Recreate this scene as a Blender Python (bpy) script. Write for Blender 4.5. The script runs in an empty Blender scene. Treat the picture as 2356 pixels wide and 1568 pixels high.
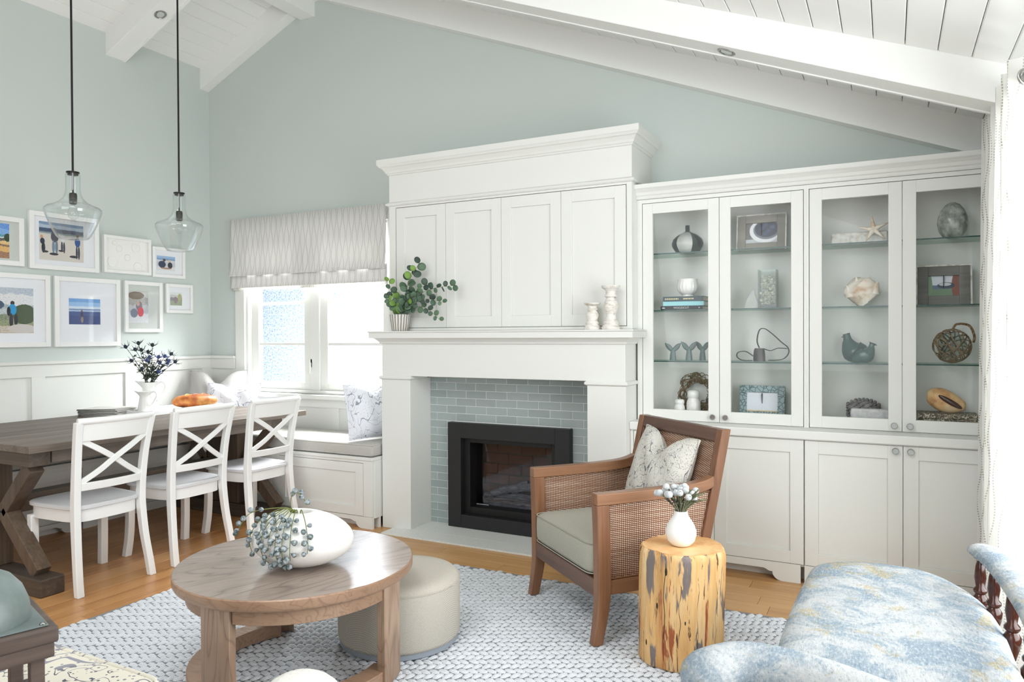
import bpy, math, random
from mathutils import Vector, Matrix

random.seed(7)
PI = math.pi
SC = bpy.context.scene
COL = SC.collection

# ------------------------------------------------------------------ camera
EYE = 1.35
YAW, PITCH, ROLL = 0.479984, -0.0095383, -0.0048617
_F = Vector((-math.sin(YAW) * math.cos(PITCH), math.cos(YAW) * math.cos(PITCH), math.sin(PITCH)))
_R = Vector((math.cos(YAW), math.sin(YAW), 0))
_U = _R.cross(_F)
_R2 = math.cos(ROLL) * _R + math.sin(ROLL) * _U
_U2 = -math.sin(ROLL) * _R + math.cos(ROLL) * _U
cam_data = bpy.data.cameras.new('camera')
cam_data.sensor_width = 36.0
cam_data.lens = 36.0 * 1673.46 / 2356.0
cam_data.clip_start = 0.02
cam = bpy.data.objects.new('camera', cam_data)
COL.objects.link(cam)
cam.matrix_world = Matrix(((_R2.x, _U2.x, -_F.x, 0), (_R2.y, _U2.y, -_F.y, 0), (_R2.z, _U2.z, -_F.z, EYE), (0, 0, 0, 1)))
SC.camera = cam

# ------------------------------------------------------------------ light and exposure
SC.view_settings.view_transform = 'Standard'
SC.view_settings.look = 'None'
SC.view_settings.gamma = 1.0
SC.view_settings.use_curve_mapping = False
SC.view_settings.exposure = 0.0
P_WORLD, P_REAR, P_SIDE, P_BANQ, P_YARD, P_OVERHEAD = 0.25, 105.0, 98.0, 520.0, 80.0, 52.0
world = bpy.data.worlds.new('daylight')
SC.world = world
world.use_nodes = True
world.node_tree.nodes['Background'].inputs[0].default_value = (0.90, 0.95, 1.0, 1)
world.node_tree.nodes['Background'].inputs[1].default_value = P_WORLD


def area_light(name, loc, target, sx, sy, power, color=(1, 1, 1)):
    d = bpy.data.lights.new(name, 'AREA')
    d.shape = 'RECTANGLE'
    d.size, d.size_y, d.energy, d.color = sx, sy, power, color
    o = bpy.data.objects.new(name, d)
    COL.objects.link(o)
    o.location = loc
    o.rotation_euler = (Vector(target) - Vector(loc)).to_track_quat('-Z', 'Y').to_euler()
    return o


# added fills behind the photographer and overhead, then daylight of the curtained side window, of the banquette window and of the yard
area_light('fill_rear', (-1.5, -2.4, 2.25), (-1.9, 2.6, 0.9), 3.4, 3.0, P_REAR, (0.93, 0.968, 1.0))  # added fill from behind the camera, no glazing known there
area_light('fill_overhead', (-1.5, 1.2, 3.10), (-2.6, 2.7, 0.0), 1.8, 1.4, P_OVERHEAD, (0.93, 0.968, 1.0))  # added overhead fill to brighten rug and floor, no roof window known
area_light('daylight_side_window', (1.05, 2.40, 1.35), (-3.5, 2.75, 1.2), 2.1, 1.7, P_SIDE, (0.955, 0.98, 1.0))
area_light('daylight_banquette_window', (-4.15, 5.75, 2.6), (-4.45, 4.0, 0.5), 1.7, 1.0, P_BANQ, (0.95, 0.98, 1.0))
area_light('daylight_yard', (-5.6, 5.2, 4.6), (-6.2, 7.0, 1.2), 4.0, 0.8, P_YARD, (1.0, 0.99, 0.98))


# ------------------------------------------------------------------ helpers: colour and shader nodes
def lin(c):
    return tuple(((x / 255.0) / 12.92 if x / 255.0 <= 0.04045 else ((x / 255.0 + 0.055) / 1.055) ** 2.4) for x in c)


def rgba(c):
    return (*lin(c), 1.0)


class E:
    """a scalar shader socket that can be calculated with"""
    def __init__(s, nt, v):
        s.nt, s.v = nt, v

    def _o(s, op, o=None, o2=None):
        n = s.nt.nodes.new('ShaderNodeMath')
        n.operation = op
        for i, q in enumerate((s, o, o2)):
            if q is None:
                continue
            if isinstance(q, E):
                s.nt.links.new(q.v, n.inputs[i])
            else:
                n.inputs[i].default_value = q
        return E(s.nt, n.outputs[0])

    def __add__(s, o): return s._o('ADD', o)
    def __radd__(s, o): return s._o('ADD', o)
    def __sub__(s, o): return s._o('SUBTRACT', o)
    def __rsub__(s, o): return (s * -1.0) + o
    def __mul__(s, o): return s._o('MULTIPLY', o)
    def __rmul__(s, o): return s._o('MULTIPLY', o)
    def __truediv__(s, o): return s._o('DIVIDE', o)
    def floor(s): return s._o('FLOOR')
    def fract(s): return s._o('FRACT')
    def sin(s): return s._o('SINE')
    def abs(s): return s._o('ABSOLUTE')
    def lt(s, o): return s._o('LESS_THAN', o)
    def gt(s, o): return s._o('GREATER_THAN', o)
    def mod(s, o): return s._o('FLOORED_MODULO', o)
    def sqrt(s): return s._o('SQRT')
    def min(s, o): return s._o('MINIMUM', o)
    def max(s, o): return s._o('MAXIMUM', o)
    def pow(s, o): return s._o('POWER', o)
    def step(s, a, b):
        n = s.nt.nodes.new('ShaderNodeMapRange')
        n.interpolation_type = 'SMOOTHSTEP'
        s.nt.links.new(s.v, n.inputs[0])
        n.inputs[1].default_value, n.inputs[2].default_value = a, b
        return E(s.nt, n.outputs[0])


class Sh:
    def __init__(s, name, color=(200, 200, 200), rough=0.5, metallic=0.0, spec=0.5):
        s.m = bpy.data.materials.new(name)
        s.m.use_nodes = True
        s.nt = s.m.node_tree
        s.b = s.nt.nodes['Principled BSDF']
        s.b.inputs['Base Color'].default_value = rgba(color)
        s.b.inputs['Roughness'].default_value = rough
        s.b.inputs['Metallic'].default_value = metallic
        s.b.inputs['Specular IOR Level'].default_value = spec
        s.m.diffuse_color = rgba(color)

    def n(s, t): return s.nt.nodes.new(t)
    def l(s, a, b): s.nt.links.new(a.v if isinstance(a, E) else a, b)

    def tc(s, kind='Object'):
        return s.n('ShaderNodeTexCoord').outputs[kind]

    def rand(s):
        return E(s.nt, s.n('ShaderNodeObjectInfo').outputs['Random'])

    def map(s, vec, scale=(1, 1, 1), loc=(0, 0, 0), rot=(0, 0, 0)):
        n = s.n('ShaderNodeMapping')
        s.l(vec, n.inputs[0])
        n.inputs['Scale'].default_value, n.inputs['Location'].default_value, n.inputs['Rotation'].default_value = scale, loc, rot
        return n.outputs[0]

    def offset(s, vec, e):
        n = s.n('ShaderNodeVectorMath')
        s.l(vec, n.inputs[0])
        s.l(e, n.inputs[1])
        return n.outputs[0]

    def xyz(s, vec):
        n = s.n('ShaderNodeSeparateXYZ')
        s.l(vec, n.inputs[0])
        return [E(s.nt, o) for o in n.outputs]

    def comb(s, x, y, z=0.0):
        n = s.n('ShaderNodeCombineXYZ')
        for i, q in enumerate((x, y, z)):
            if isinstance(q, E):
                s.l(q, n.inputs[i])
            else:
                n.inputs[i].default_value = q
        return n.outputs[0]

    def noise(s, vec, scale=5, detail=4, rough=0.5, dist=0.0):
        n = s.n('ShaderNodeTexNoise')
        s.l(vec, n.inputs['Vector'])
        n.inputs['Scale'].default_value, n.inputs['Detail'].default_value = scale, detail
        n.inputs['Roughness'].default_value, n.inputs['Distortion'].default_value = rough, dist
        return E(s.nt, n.outputs[0])

    def voro(s, vec, scale=5, feature='F1', out='Distance', rnd=1.0):
        n = s.n('ShaderNodeTexVoronoi')
        n.feature = feature
        s.l(vec, n.inputs['Vector'])
        n.inputs['Scale'].default_value = scale
        n.inputs['Randomness'].default_value = rnd
        o = n.outputs[out]
        return E(s.nt, o) if out == 'Distance' else o

    def ramp(s, fac, stops):
        n = s.n('ShaderNodeValToRGB')
        s.l(fac, n.inputs[0])
        el = n.color_ramp.elements
        while len(el) < len(stops):
            el.new(0.5)
        for e, (p, c) in zip(el, stops):
            e.position, e.color = p, rgba(c)
        return n.outputs[0]

    def mix(s, fac, a, b):
        n = s.n('ShaderNodeMix')
        n.data_type = 'RGBA'
        if isinstance(fac, (int, float)):
            n.inputs[0].default_value = fac
        else:
            s.l(fac, n.inputs[0])
        for q, i in ((a, 6), (b, 7)):
            if isinstance(q, tuple):
                n.inputs[i].default_value = rgba(q)
            else:
                s.l(q, n.inputs[i])
        return n.outputs[2]

    def color(s, c): s.l(c, s.b.inputs['Base Color'])
    def rough(s, e): s.l(e, s.b.inputs['Roughness'])

    def bump(s, h, strength=0.3, dist=0.01):
        n = s.n('ShaderNodeBump')
        s.l(h, n.inputs['Height'])
        n.inputs['Strength'].default_value, n.inputs['Distance'].default_value = strength, dist
        s.l(n.outputs[0], s.b.inputs['Normal'])
        return s


MAT = {}


def plain(key, color, rough=0.5, metallic=0.0, spec=0.5, bump=None):
    q = Sh(key, color, rough, metallic, spec)
    if bump:
        q.bump(q.noise(q.tc(), bump[0], 4), bump[1], bump[2] if len(bump) > 2 else 0.005)
    MAT[key] = q.m
    return q


def wood(key, stops, axis, rough=0.45, fine=60, long=1.2, ring=0.0, vary=0.0, bump=0.15, dist=1.0, off=True):
    """grain that runs along one axis of the object"""
    q = Sh(key, stops[len(stops) // 2][1], rough)
    v = q.tc()
    r = q.rand()
    if off:
        v = q.offset(v, q.comb(r * 7.3, r * 3.1, r * 5.7))
    sc = [fine] * 3
    sc[axis] = long
    v1 = q.map(v, tuple(sc))
    a = q.noise(v1, 1.0, 6, 0.6, 0.6)
    sc2 = [fine * 0.16] * 3
    sc2[axis] = long * 0.5
    b = q.noise(q.map(v, tuple(sc2)), 1.0, 4, 0.55, dist)
    f = a * 0.45 + b * 0.55
    if ring:
        w = ((b * ring).fract() - 0.5).abs() * 2.0
        f = f * 0.6 + w.pow(2.0) * 0.4
    if vary:
        f = f + (r - 0.5) * vary
    q.color(q.ramp(f, stops))
    q.bump(f, bump, 0.004)
    MAT[key] = q.m
    return q


# ------------------------------------------------------------------ materials
plain('wall_paint', (204, 212, 208), 0.75, bump=(180, 0.03))
plain('white_paint', (229, 230, 225), 0.38, spec=0.4)
plain('ceiling_paint', (243, 244, 241), 0.5)
plain('groove', (150, 150, 140), 0.8)
plain('white_lacquer', (240, 240, 238), 0.3, spec=0.45)
plain('seat_lacquer', (214, 214, 216), 0.28)
plain('ceramic', (240, 240, 236), 0.22)
plain('ceramic_matte', (240, 239, 235), 0.5, bump=(60, 0.05))
plain('black_metal', (20, 20, 21), 0.45, 0.3)
plain('bronze_metal', (62, 61, 58), 0.45, 0.7)
plain('insert_metal', (38, 39, 40), 0.42, 0.2)
plain('insert_dark', (10, 10, 10), 0.5)
plain('steel', (196, 196, 192), 0.25, 1.0)
plain('dull_steel', (150, 150, 146), 0.35, 1.0)
plain('knob_face', (226, 226, 220), 0.25, 0.6)
plain('mat_board', (236, 238, 242), 0.8)
plain('mat_board_grey', (205, 210, 205), 0.8)
plain('grout', (226, 228, 224), 0.8)
plain('linen_napkin', (222, 220, 214), 0.9, bump=(300, 0.3))
plain('stem_green', (112, 122, 60), 0.6)
plain('stem_dark', (58, 66, 52), 0.7)
plain('stem_grey', (128, 132, 104), 0.7)
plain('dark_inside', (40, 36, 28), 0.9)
plain('paper', (224, 214, 196), 0.9)
plain('book_slate', (66, 84, 88), 0.6)
plain('book_aqua', (150, 208, 214), 0.6)
plain('book_black', (38, 40, 42), 0.6)
plain('gold_print', (208, 196, 150), 0.6)
plain('grey_print', (206, 210, 208), 0.6)
plain('strap_black', (36, 35, 34), 0.6)
plain('teal_glaze', (70, 96, 92), 0.15)
plain('tail_glaze', (92, 112, 108), 0.3)
plain('chrome_ring', (180, 180, 176), 0.2, 1.0)
plain('base_grey', (150, 158, 168), 0.4)
plain('kick_white', (228, 227, 222), 0.5)

q = Sh('glass', (255, 255, 255), 0.02)


def glass_mat(key, tint=(255, 255, 255), gloss=0.9, edge=0.0, ior=1.45, edge_col=(200, 215, 210)):
    q = Sh(key, tint, 0.02)
    tr = q.n('ShaderNodeBsdfTransparent')
    tr.inputs[0].default_value = rgba(tint)
    gl = q.n('ShaderNodeBsdfGlossy')
    gl.inputs['Roughness'].default_value = 0.02
    fr = q.n('ShaderNodeLayerWeight')
    fr.inputs[0].default_value = 0.5
    mx = q.n('ShaderNodeMixShader')
    q.l((E(q.nt, fr.outputs['Facing']).pow(5.0) * 0.96 + 0.04) * gloss, mx.inputs[0])
    q.l(tr.outputs[0], mx.inputs[1])
    q.l(gl.outputs[0], mx.inputs[2])
    out = q.nt.nodes['Material Output']
    last = mx.outputs[0]
    if edge:
        lw = q.n('ShaderNodeLayerWeight')
        lw.inputs[0].default_value = 0.25
        df = q.n('ShaderNodeBsdfDiffuse')
        df.inputs[0].default_value = rgba(edge_col)
        m2 = q.n('ShaderNodeMixShader')
        q.l(E(q.nt, lw.outputs['Facing']).pow(2.0) * edge, m2.inputs[0])
        q.l(last, m2.inputs[1])
        q.l(df.outputs[0], m2.inputs[2])
        last = m2.outputs[0]
    q.l(last, out.inputs[0])
    q.nt.nodes.remove(q.b)
    MAT[key] = q.m


glass_mat('pane', gloss=0.38)
glass_mat('picture_glass', gloss=0.45)
glass_mat('fire_glass', gloss=0.5)
glass_mat('pendant_glass', (253, 254, 254), 1.1, 0.22, edge_col=(236, 240, 240))
glass_mat('shelf_glass', (234, 245, 240), 0.4)
glass_mat('vase_glass', (240, 246, 242), 1.0, 0.4)
glass_mat('gourd_glass', (176, 190, 184), 0.9, 0.5, edge_col=(110, 130, 122))
plain('shelf_edge', (30, 70, 62), 0.2)

wood('oak_y', [(0.2, (160, 106, 62)), (0.5, (196, 144, 92)), (0.8, (212, 164, 112))], 1, 0.34, 45, 1.2, vary=0.22, bump=0.03)
wood('oak_x', [(0.2, (172, 124, 74)), (0.5, (206, 160, 106)), (0.8, (222, 180, 126))], 0, 0.34, 45, 1.2, vary=0.22, bump=0.03)
wood('dark_y', [(0.2, (62, 52, 46)), (0.5, (104, 93, 84)), (0.8, (140, 127, 114))], 1, 0.5, 70, 1.6, vary=0.25)
wood('dark_x', [(0.2, (48, 39, 33)), (0.5, (80, 68, 59)), (0.8, (112, 98, 84))], 0, 0.5, 70, 1.6, vary=0.2)
wood('dark_z', [(0.2, (56, 45, 37)), (0.5, (92, 77, 64)), (0.8, (124, 106, 88))], 2, 0.5, 70, 1.6, vary=0.2)


def cathedral(key, base, dark, light, axis, cross=5.0, along=0.9, rings=15, rough=0.3, line=0.75, tilt=0.0):
    """flat-sawn board: nested arches of darker growth rings over fine pores"""
    q = Sh(key, base, rough)
    r = q.rand()
    v = q.offset(q.map(q.tc(), (1, 1, 1), (0, 0, 0), (0, 0, tilt)), q.comb(r * 7.3, r * 3.1, r * 5.7))
    sc = [cross] * 3
    sc[axis] = along
    b = q.noise(q.map(v, tuple(sc)), 1.0, 2, 0.4, 0.5)
    w = ((b * rings).fract() - 0.5).abs() * 2.0
    ln_ = w.pow(5.0)
    s2 = [150.0] * 3
    s2[axis] = 5.0
    pore = q.noise(q.map(v, tuple(s2)), 1.0, 3, 0.6)
    c = q.mix(q.noise(v, 3.0, 2).step(0.35, 0.7), base, light)
    c = q.mix(ln_ * line, c, dark)
    c = q.mix(pore.step(0.52, 0.72) * 0.35, c, dark)
    q.color(c)
    q.bump(ln_ * 0.5 + pore * 0.5, 0.08, 0.002)
    MAT[key] = q.m


cathedral('ash_top', (148, 133, 122), (104, 90, 82), (166, 152, 142), 0, 3.6, 0.8, 17, 0.20, 0.6, math.radians(-62))
cathedral('ash_round', (156, 124, 100), (118, 88, 68), (176, 146, 122), 0, 14, 2.0, 9, 0.35, 0.5)
cathedral('ash_leg', (158, 130, 108), (110, 84, 66), (182, 156, 134), 2, 9, 1.4, 11, 0.35, 0.6)
wood('walnut_z', [(0.2, (84, 54, 38)), (0.5, (128, 88, 62)), (0.8, (160, 118, 86))], 2, 0.35, 60, 2.0)
wood('walnut_x', [(0.2, (70, 48, 38)), (0.5, (102, 74, 60)), (0.8, (130, 98, 82))], 0, 0.35, 60, 2.0)
wood('walnut_y', [(0.2, (96, 64, 46)), (0.5, (140, 100, 72)), (0.8, (168, 126, 94))], 1, 0.3, 60, 2.0)
wood('lantern_wood', [(0.2, (44, 38, 36)), (0.5, (86, 74, 68)), (0.8, (120, 104, 94))], 0, 0.6, 40, 3.0)
wood('turned_wood', [(0.2, (34, 16, 10)), (0.5, (60, 28, 18)), (0.8, (84, 42, 26))], 2, 0.15, 30, 3.0)
wood('frame_driftwood', [(0.2, (112, 108, 98)), (0.5, (148, 145, 134)), (0.8, (178, 175, 163))], 0, 0.7, 40, 3.0)
wood('frame_grey', [(0.2, (84, 83, 80)), (0.5, (112, 111, 107)), (0.8, (140, 138, 133))], 0, 0.7, 40, 3.0)

# glossy wall tile, each one a little different
q = Sh('tile_glaze', (156, 166, 164), 0.18)
q.color(q.mix(q.noise(q.tc(), 9, 3) * 0.5 + q.rand() * 0.5, (146, 156, 155), (172, 184, 182)))
MAT['tile_glaze'] = q.m
# speckled hearth stone
q = Sh('hearth_stone', (212, 214, 210), 0.4)
q.color(q.ramp(q.noise(q.tc(), 160, 2), [(0.3, (204, 206, 202)), (0.45, (230, 232, 228)), (0.7, (238, 240, 236))]))
MAT['hearth_stone'] = q.m
# woven upholstery
def weave(key, a, b, scale, rough=0.95, strength=0.6, blotch=0.0):
    q = Sh(key, a, rough, spec=0.2)
    v = q.tc()
    x, y, z = q.xyz(v)
    w = ((x + y) * scale).sin() * ((z + y - x) * scale).sin()
    f = w * 0.25 + 0.5 + (q.noise(v, scale * 0.8, 3) - 0.5) * 0.9
    if blotch:
        f = f + (q.noise(v, 9, 3) - 0.5) * blotch
    q.color(q.mix(f.step(0.25, 0.75), b, a))
    q.bump(f, strength, 0.002)
    MAT[key] = q.m


weave('grey_tweed', (196, 194, 180), (150, 148, 136), 900)
weave('ottoman_weave', (212, 207, 196), (176, 170, 158), 700)
weave('linen_grey', (204, 202, 198), (172, 169, 166), 800, blotch=0.4)
weave('bench_linen', (208, 206, 200), (176, 174, 168), 800)
weave('rug_yarn', (236, 239, 243), (206, 211, 217), 420, strength=1.0, blotch=0.3)
weave('rug_base', (150, 154, 158), (120, 124, 128), 420)
weave('wicker', (150, 122, 88), (92, 72, 50), 200)

# cane webbing
q = Sh('cane', (176, 134, 102), 0.5)
v = q.tc()
x, y, z = q.xyz(v)
s_ = 2 * PI / 0.0095
h_ = (x + y) * s_
w1 = h_.sin()
w2 = (z * s_ + (h_ / (2 * PI)).floor() * 1.6).sin()
f = (w1 * 0.5 + 0.5) * (w2 * 0.5 + 0.5)
tone = q.noise(q.map(v, (4, 4, 90)), 1.0, 3)
q.color(q.mix(f.step(0.06, 0.30), (92, 58, 42), q.ramp(tone, [(0.3, (184, 142, 114)), (0.55, (216, 184, 158)), (0.75, (232, 208, 186))])))
q.bump(f, 0.6, 0.002)
MAT['cane'] = q.m

# curtain cloth: white with rows of small dots along waving lines, uses the UV laid along the cloth in metres
def dotted(key, ground, dot, s=0.034, a=0.010, wave=0.34, pitch=0.0115, r=0.0034, transl=0.0):
    q = Sh(key, ground, 0.9, spec=0.1)
    u, v, _ = q.xyz(q.tc('UV'))
    idx = (u / s).floor()
    sign = 1.0 - idx.mod(2.0) * 2.0
    du = (u / s).fract() * s - s * 0.5 - sign * (v * (2 * PI / wave) + (idx * 0.37).sin() * 0.4).sin() * a
    dv = ((v / pitch + idx * 0.5).fract() - 0.5) * pitch
    d = (du * du + dv * dv).sqrt()
    q.color(q.mix(d.step(r * 0.8, r * 1.15), dot, ground))
    q.bump(q.noise(q.tc(), 900, 2), 0.15, 0.001)
    if transl:
        t = q.n('ShaderNodeBsdfTranslucent')
        t.inputs[0].default_value = rgba((250, 249, 244))
        mx = q.n('ShaderNodeMixShader')
        mx.inputs[0].default_value = transl
        q.l(q.b.outputs[0], mx.inputs[1])
        q.l(t.outputs[0], mx.inputs[2])
        q.l(mx.outputs[0], q.nt.nodes['Material Output'].inputs[0])
    MAT[key] = q.m


dotted('curtain_cloth', (246, 245, 242), (150, 144, 128), transl=0.4)
dotted('blind_cloth', (232, 230, 227), (166, 163, 156), s=0.030, a=0.0095, wave=0.30, pitch=0.0105, r=0.0032, transl=0.07)

# printed pillow cloths
def printed(key, ground, ink, ink2=None, scale=11, width=0.022, dots=True, leaf=False):
    q = Sh(key, ground, 0.9, spec=0.15)
    v = q.tc()
    w = q.map(v, (1, 1, 0.8))
    n1 = (q.noise(w, scale * 0.55, 1, 0.4, 0.6) - 0.5).abs()
    n2 = (q.noise(q.map(v, (1, 1, 1), (3.3, 1.7, 8.1)), scale * 0.8, 1, 0.4, 0.9) - 0.5).abs()
    gate = q.noise(v, scale * 0.45, 2)
    line = n1.lt(width) * gate.gt(0.47)
    line = line.max(n2.lt(width * 0.7) * gate.lt(0.55))
    if leaf:
        vo = q.voro(q.map(v, (1.0, 1.0, 1.7), (0, 0, 0), (0.5, 0.4, 0.6)), scale * 4.2)
        line = line.max(vo.lt(0.27) * q.noise(v, scale * 1.1, 2).gt(0.47))
    elif dots:
        vo = q.voro(v, scale * 5)
        line = line.max(vo.lt(0.20) * q.noise(v, scale * 0.9, 2).gt(0.56))
    c = q.mix(q.noise(v, 6, 2).step(0.42, 0.6), ink, ink2 or ink)
    q.color(q.mix(line, ground, c))
    q.bump(q.noise(v, 500, 2), 0.2, 0.001)
    MAT[key] = q.m


printed('branch_print', (228, 230, 236), (150, 153, 164), scale=16, width=0.012)
printed('leaf_print', (210, 207, 198), (112, 112, 118), (168, 168, 174), scale=30, width=0.012, leaf=True)
printed('coral_print', (222, 217, 202), (96, 97, 106), (150, 150, 158), scale=14, width=0.020, leaf=True)

# faded tapestry with blue-grey and gold patches
q = Sh('tapestry', (210, 216, 218), 0.8, spec=0.2)
v = q.tc()
a_ = q.noise(v, 7.0, 6, 0.7, 0.6)
b_ = q.noise(q.map(v, (1, 1, 1), (5, 2, 9)), 6.0, 6, 0.7, 0.8)
k_ = q.noise(q.map(v, (150, 60, 150)), 1.0, 5, 0.75)
c = q.mix(a_.step(0.40, 0.60), (140, 156, 168), (190, 193, 193))
c = q.mix((b_.step(0.55, 0.63)) * 0.6, c, (182, 164, 112))
c = q.mix(k_.step(0.50, 0.62) * 0.5, c, (206, 209, 209))
c = q.mix(k_.lt(0.40) * 0.45, c, (96, 114, 126))
q.color(c)
q.bump(k_ * 0.7 + a_ * 0.3, 0.8, 0.006)
MAT['tapestry'] = q.m

# tree stump: bark-stripped side and sawn top
q = Sh('stump_side', (214, 168, 106), 0.5)
v = q.tc()
f1 = q.noise(q.map(v, (14, 14, 1.6)), 1.0, 5, 0.6, 0.5)
f2 = q.noise(q.map(v, (46, 46, 4.0), (2, 5, 1)), 1.0, 5, 0.65, 0.6)
c = q.ramp(f1, [(0.28, (188, 126, 66)), (0.48, (222, 176, 114)), (0.7, (238, 206, 156))])
c = q.mix(q.noise(q.map(v, (24, 24, 3.2), (7, 1, 3)), 1.0, 4, 0.6, 0.4).step(0.56, 0.61), c, (122, 112, 108))
c = q.mix(q.noise(q.map(v, (30, 30, 3.6), (1, 9, 2)), 1.0, 4, 0.6, 0.4).step(0.60, 0.65), c, (158, 84, 46))
c = q.mix(f2.lt(0.37), c, (104, 70, 46))
q.color(c)
q.bump(f1 * 0.5 + f2 * 0.5, 0.7, 0.02)
MAT['stump_side'] = q.m
q = Sh('stump_top', (226, 176, 118), 0.4)
x, y, z = q.xyz(q.tc())
rr = (x * x + y * y).sqrt() + q.noise(q.tc(), 9, 3) * 0.02
f = (rr * 46.0).fract()
q.color(q.mix(q.noise(q.tc(), 12, 3).step(0.4, 0.65), q.mix(f * 0.35, (226, 172, 112), (200, 136, 78)), (236, 196, 142)))
MAT['stump_top'] = q.m

# leaves, buds, bread and shells
q = Sh('eucalyptus_leaf', (72, 96, 80), 0.5)
q.color(q.mix(q.rand(), (52, 70, 64), (96, 128, 96)))
MAT['eucalyptus_leaf'] = q.m
plain('leaf_bright', (120, 158, 72), 0.5)
q = Sh('gum_nut', (128, 144, 146), 0.6)
q.color(q.mix(q.noise(q.tc(), 90, 2).step(0.3, 0.7), (74, 88, 86), (170, 180, 184)))
MAT['gum_nut'] = q.m
plain('thistle_head', (42, 52, 70), 0.8, bump=(300, 0.8))
plain('thistle_blue', (74, 88, 140), 0.8, bump=(300, 0.8))
plain('brunia_bud', (206, 210, 212), 0.85, bump=(400, 0.6))
q = Sh('bread_crust', (190, 110, 50), 0.5)
v = q.tc()
q.color(q.ramp(q.noise(v, 14, 5), [(0.3, (110, 52, 22)), (0.5, (190, 106, 46)), (0.7, (226, 170, 98))]))
q.bump(q.noise(v, 40, 4), 0.4, 0.004)
MAT['bread_crust'] = q.m


def blotch(key, stops, scale, rough=0.5, bump=0.3, stretch=(1, 1, 1)):
    q = Sh(key, stops[0][1], rough)
    f = q.noise(q.map(q.tc(), stretch), scale, 5, 0.6)
    q.color(q.ramp(f, stops))
    q.bump(f, bump, 0.006)
    MAT[key] = q.m


blotch('conch_shell', [(0.3, (186, 140, 92)), (0.48, (226, 216, 198)), (0.7, (240, 236, 226))], 14)
blotch('helmet_shell', [(0.3, (176, 108, 56)), (0.5, (226, 188, 132)), (0.7, (238, 222, 190))], 10)
blotch('shell_bits', [(0.3, (158, 138, 108)), (0.5, (214, 200, 176)), (0.7, (238, 232, 218))], 40)
blotch('pine_cone', [(0.3, (86, 84, 82)), (0.6, (146, 144, 142))], 30)
blotch('stone_block', [(0.3, (186, 188, 188)), (0.6, (212, 213, 212))], 60)
blotch('white_driftwood', [(0.32, (176, 170, 156)), (0.5, (214, 212, 204)), (0.7, (232, 231, 226))], 30)
blotch('mercury_glass', [(0.3, (92, 98, 94)), (0.5, (150, 156, 150)), (0.7, (204, 208, 202))], 24, 0.15, 0.1)
blotch('cast_iron', [(0.3, (44, 43, 42)), (0.7, (92, 90, 88))], 30, 0.4)
blotch('sail_metal', [(0.3, (156, 160, 156)), (0.7, (200, 203, 199))], 8, 0.35, 0.05)
blotch('chalky_candle', [(0.3, (176, 160, 138)), (0.45, (226, 222, 214)), (0.7, (238, 236, 230))], 26, 0.7, 0.5, (1, 1, 3))
blotch('twig', [(0.3, (96, 80, 58)), (0.7, (150, 130, 98))], 60, 0.8)
blotch('zinc', [(0.3, (86, 98, 97)), (0.6, (122, 134, 131))], 6, 0.4, 0.1)
blotch('log_grey', [(0.3, (34, 36, 40)), (0.5, (70, 72, 80)), (0.7, (104, 102, 102))], 14, 0.9, 0.8, (1, 6, 6))
blotch('fire_brick', [(0.3, (44, 26, 22)), (0.7, (70, 42, 34))], 12, 0.9)
blotch('stucco', [(0.38, (150, 176, 214)), (0.52, (222, 232, 246)), (0.7, (248, 250, 253))], 46, 0.9, 1.0)
blotch('sheep_white', [(0.3, (226, 224, 216)), (0.7, (244, 243, 238))], 60, 0.95, 1.0)
q = Sh('hex_frame', (128, 152, 152), 0.4)
e_ = q.voro(q.map(q.tc(), (1, 0.01, 1)), 42, 'DISTANCE_TO_EDGE')
q.color(q.mix(e_.lt(0.07), (146, 168, 168), (78, 104, 106)))
MAT['hex_frame'] = q.m
q = Sh('scroll_box', (90, 84, 66), 0.6)
e_ = (q.noise(q.tc(), 34, 1, 0.4, 2.0) - 0.5).abs()
q.color(q.mix(e_.lt(0.045), (84, 78, 62), (196, 188, 164)))
MAT['scroll_box'] = q.m
q = Sh('ribbed_pot', (206, 202, 194), 0.7)
x, y, z = q.xyz(q.tc())
an = q.n('ShaderNodeMath')
an.operation = 'ARCTAN2'
q.l(y, an.inputs[0])
q.l(x, an.inputs[1])
st_ = ((E(q.nt, an.outputs[0]) * 20.0 + q.noise(q.tc(), 12, 2) * 4.0).sin())
q.color(q.mix(st_.lt(-0.25), (222, 219, 212), (140, 136, 128)))
q.bump(st_, 0.4, 0.004)
MAT['ribbed_pot'] = q.m
q = Sh('bulb', (255, 250, 240), 0.1)
MAT['bulb'] = MAT['pendant_glass']


def photo(key, bands, blobs, jitter=0.05, grain=0.12):
    """a printed photograph: bands from the bottom up, then soft-edged patches, in the print's own 0..1 coordinates"""
    q = Sh(key, (128, 128, 128), 0.35)
    u, v, _ = q.xyz(q.tc('UV'))
    w = q.comb(u, v)
    nz = q.noise(w, 6, 4)
    vv = v + (nz - 0.5) * (jitter * 2)
    c = bands[0][1]
    for p, col in bands[1:]:
        c = q.mix(vv.step(p - 0.012, p + 0.012), c, col)
    fine = q.noise(q.map(w, (1, 1.6, 1)), 26, 4, 0.7)
    c = q.mix(fine.step(0.35, 0.75) * grain, c, (255, 255, 255))
    c = q.mix(fine.lt(0.40) * grain, c, (40, 44, 50))
    for cu, cv, ru, rv, col in blobs:
        a = (u - cu) / ru
        b = (v - cv) / rv
        d = a * a + b * b
        d = d + (fine - 0.5) * 0.3
        c = q.mix(d.lt(1.0), c, col)
    q.color(c)
    MAT[key] = q.m


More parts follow.
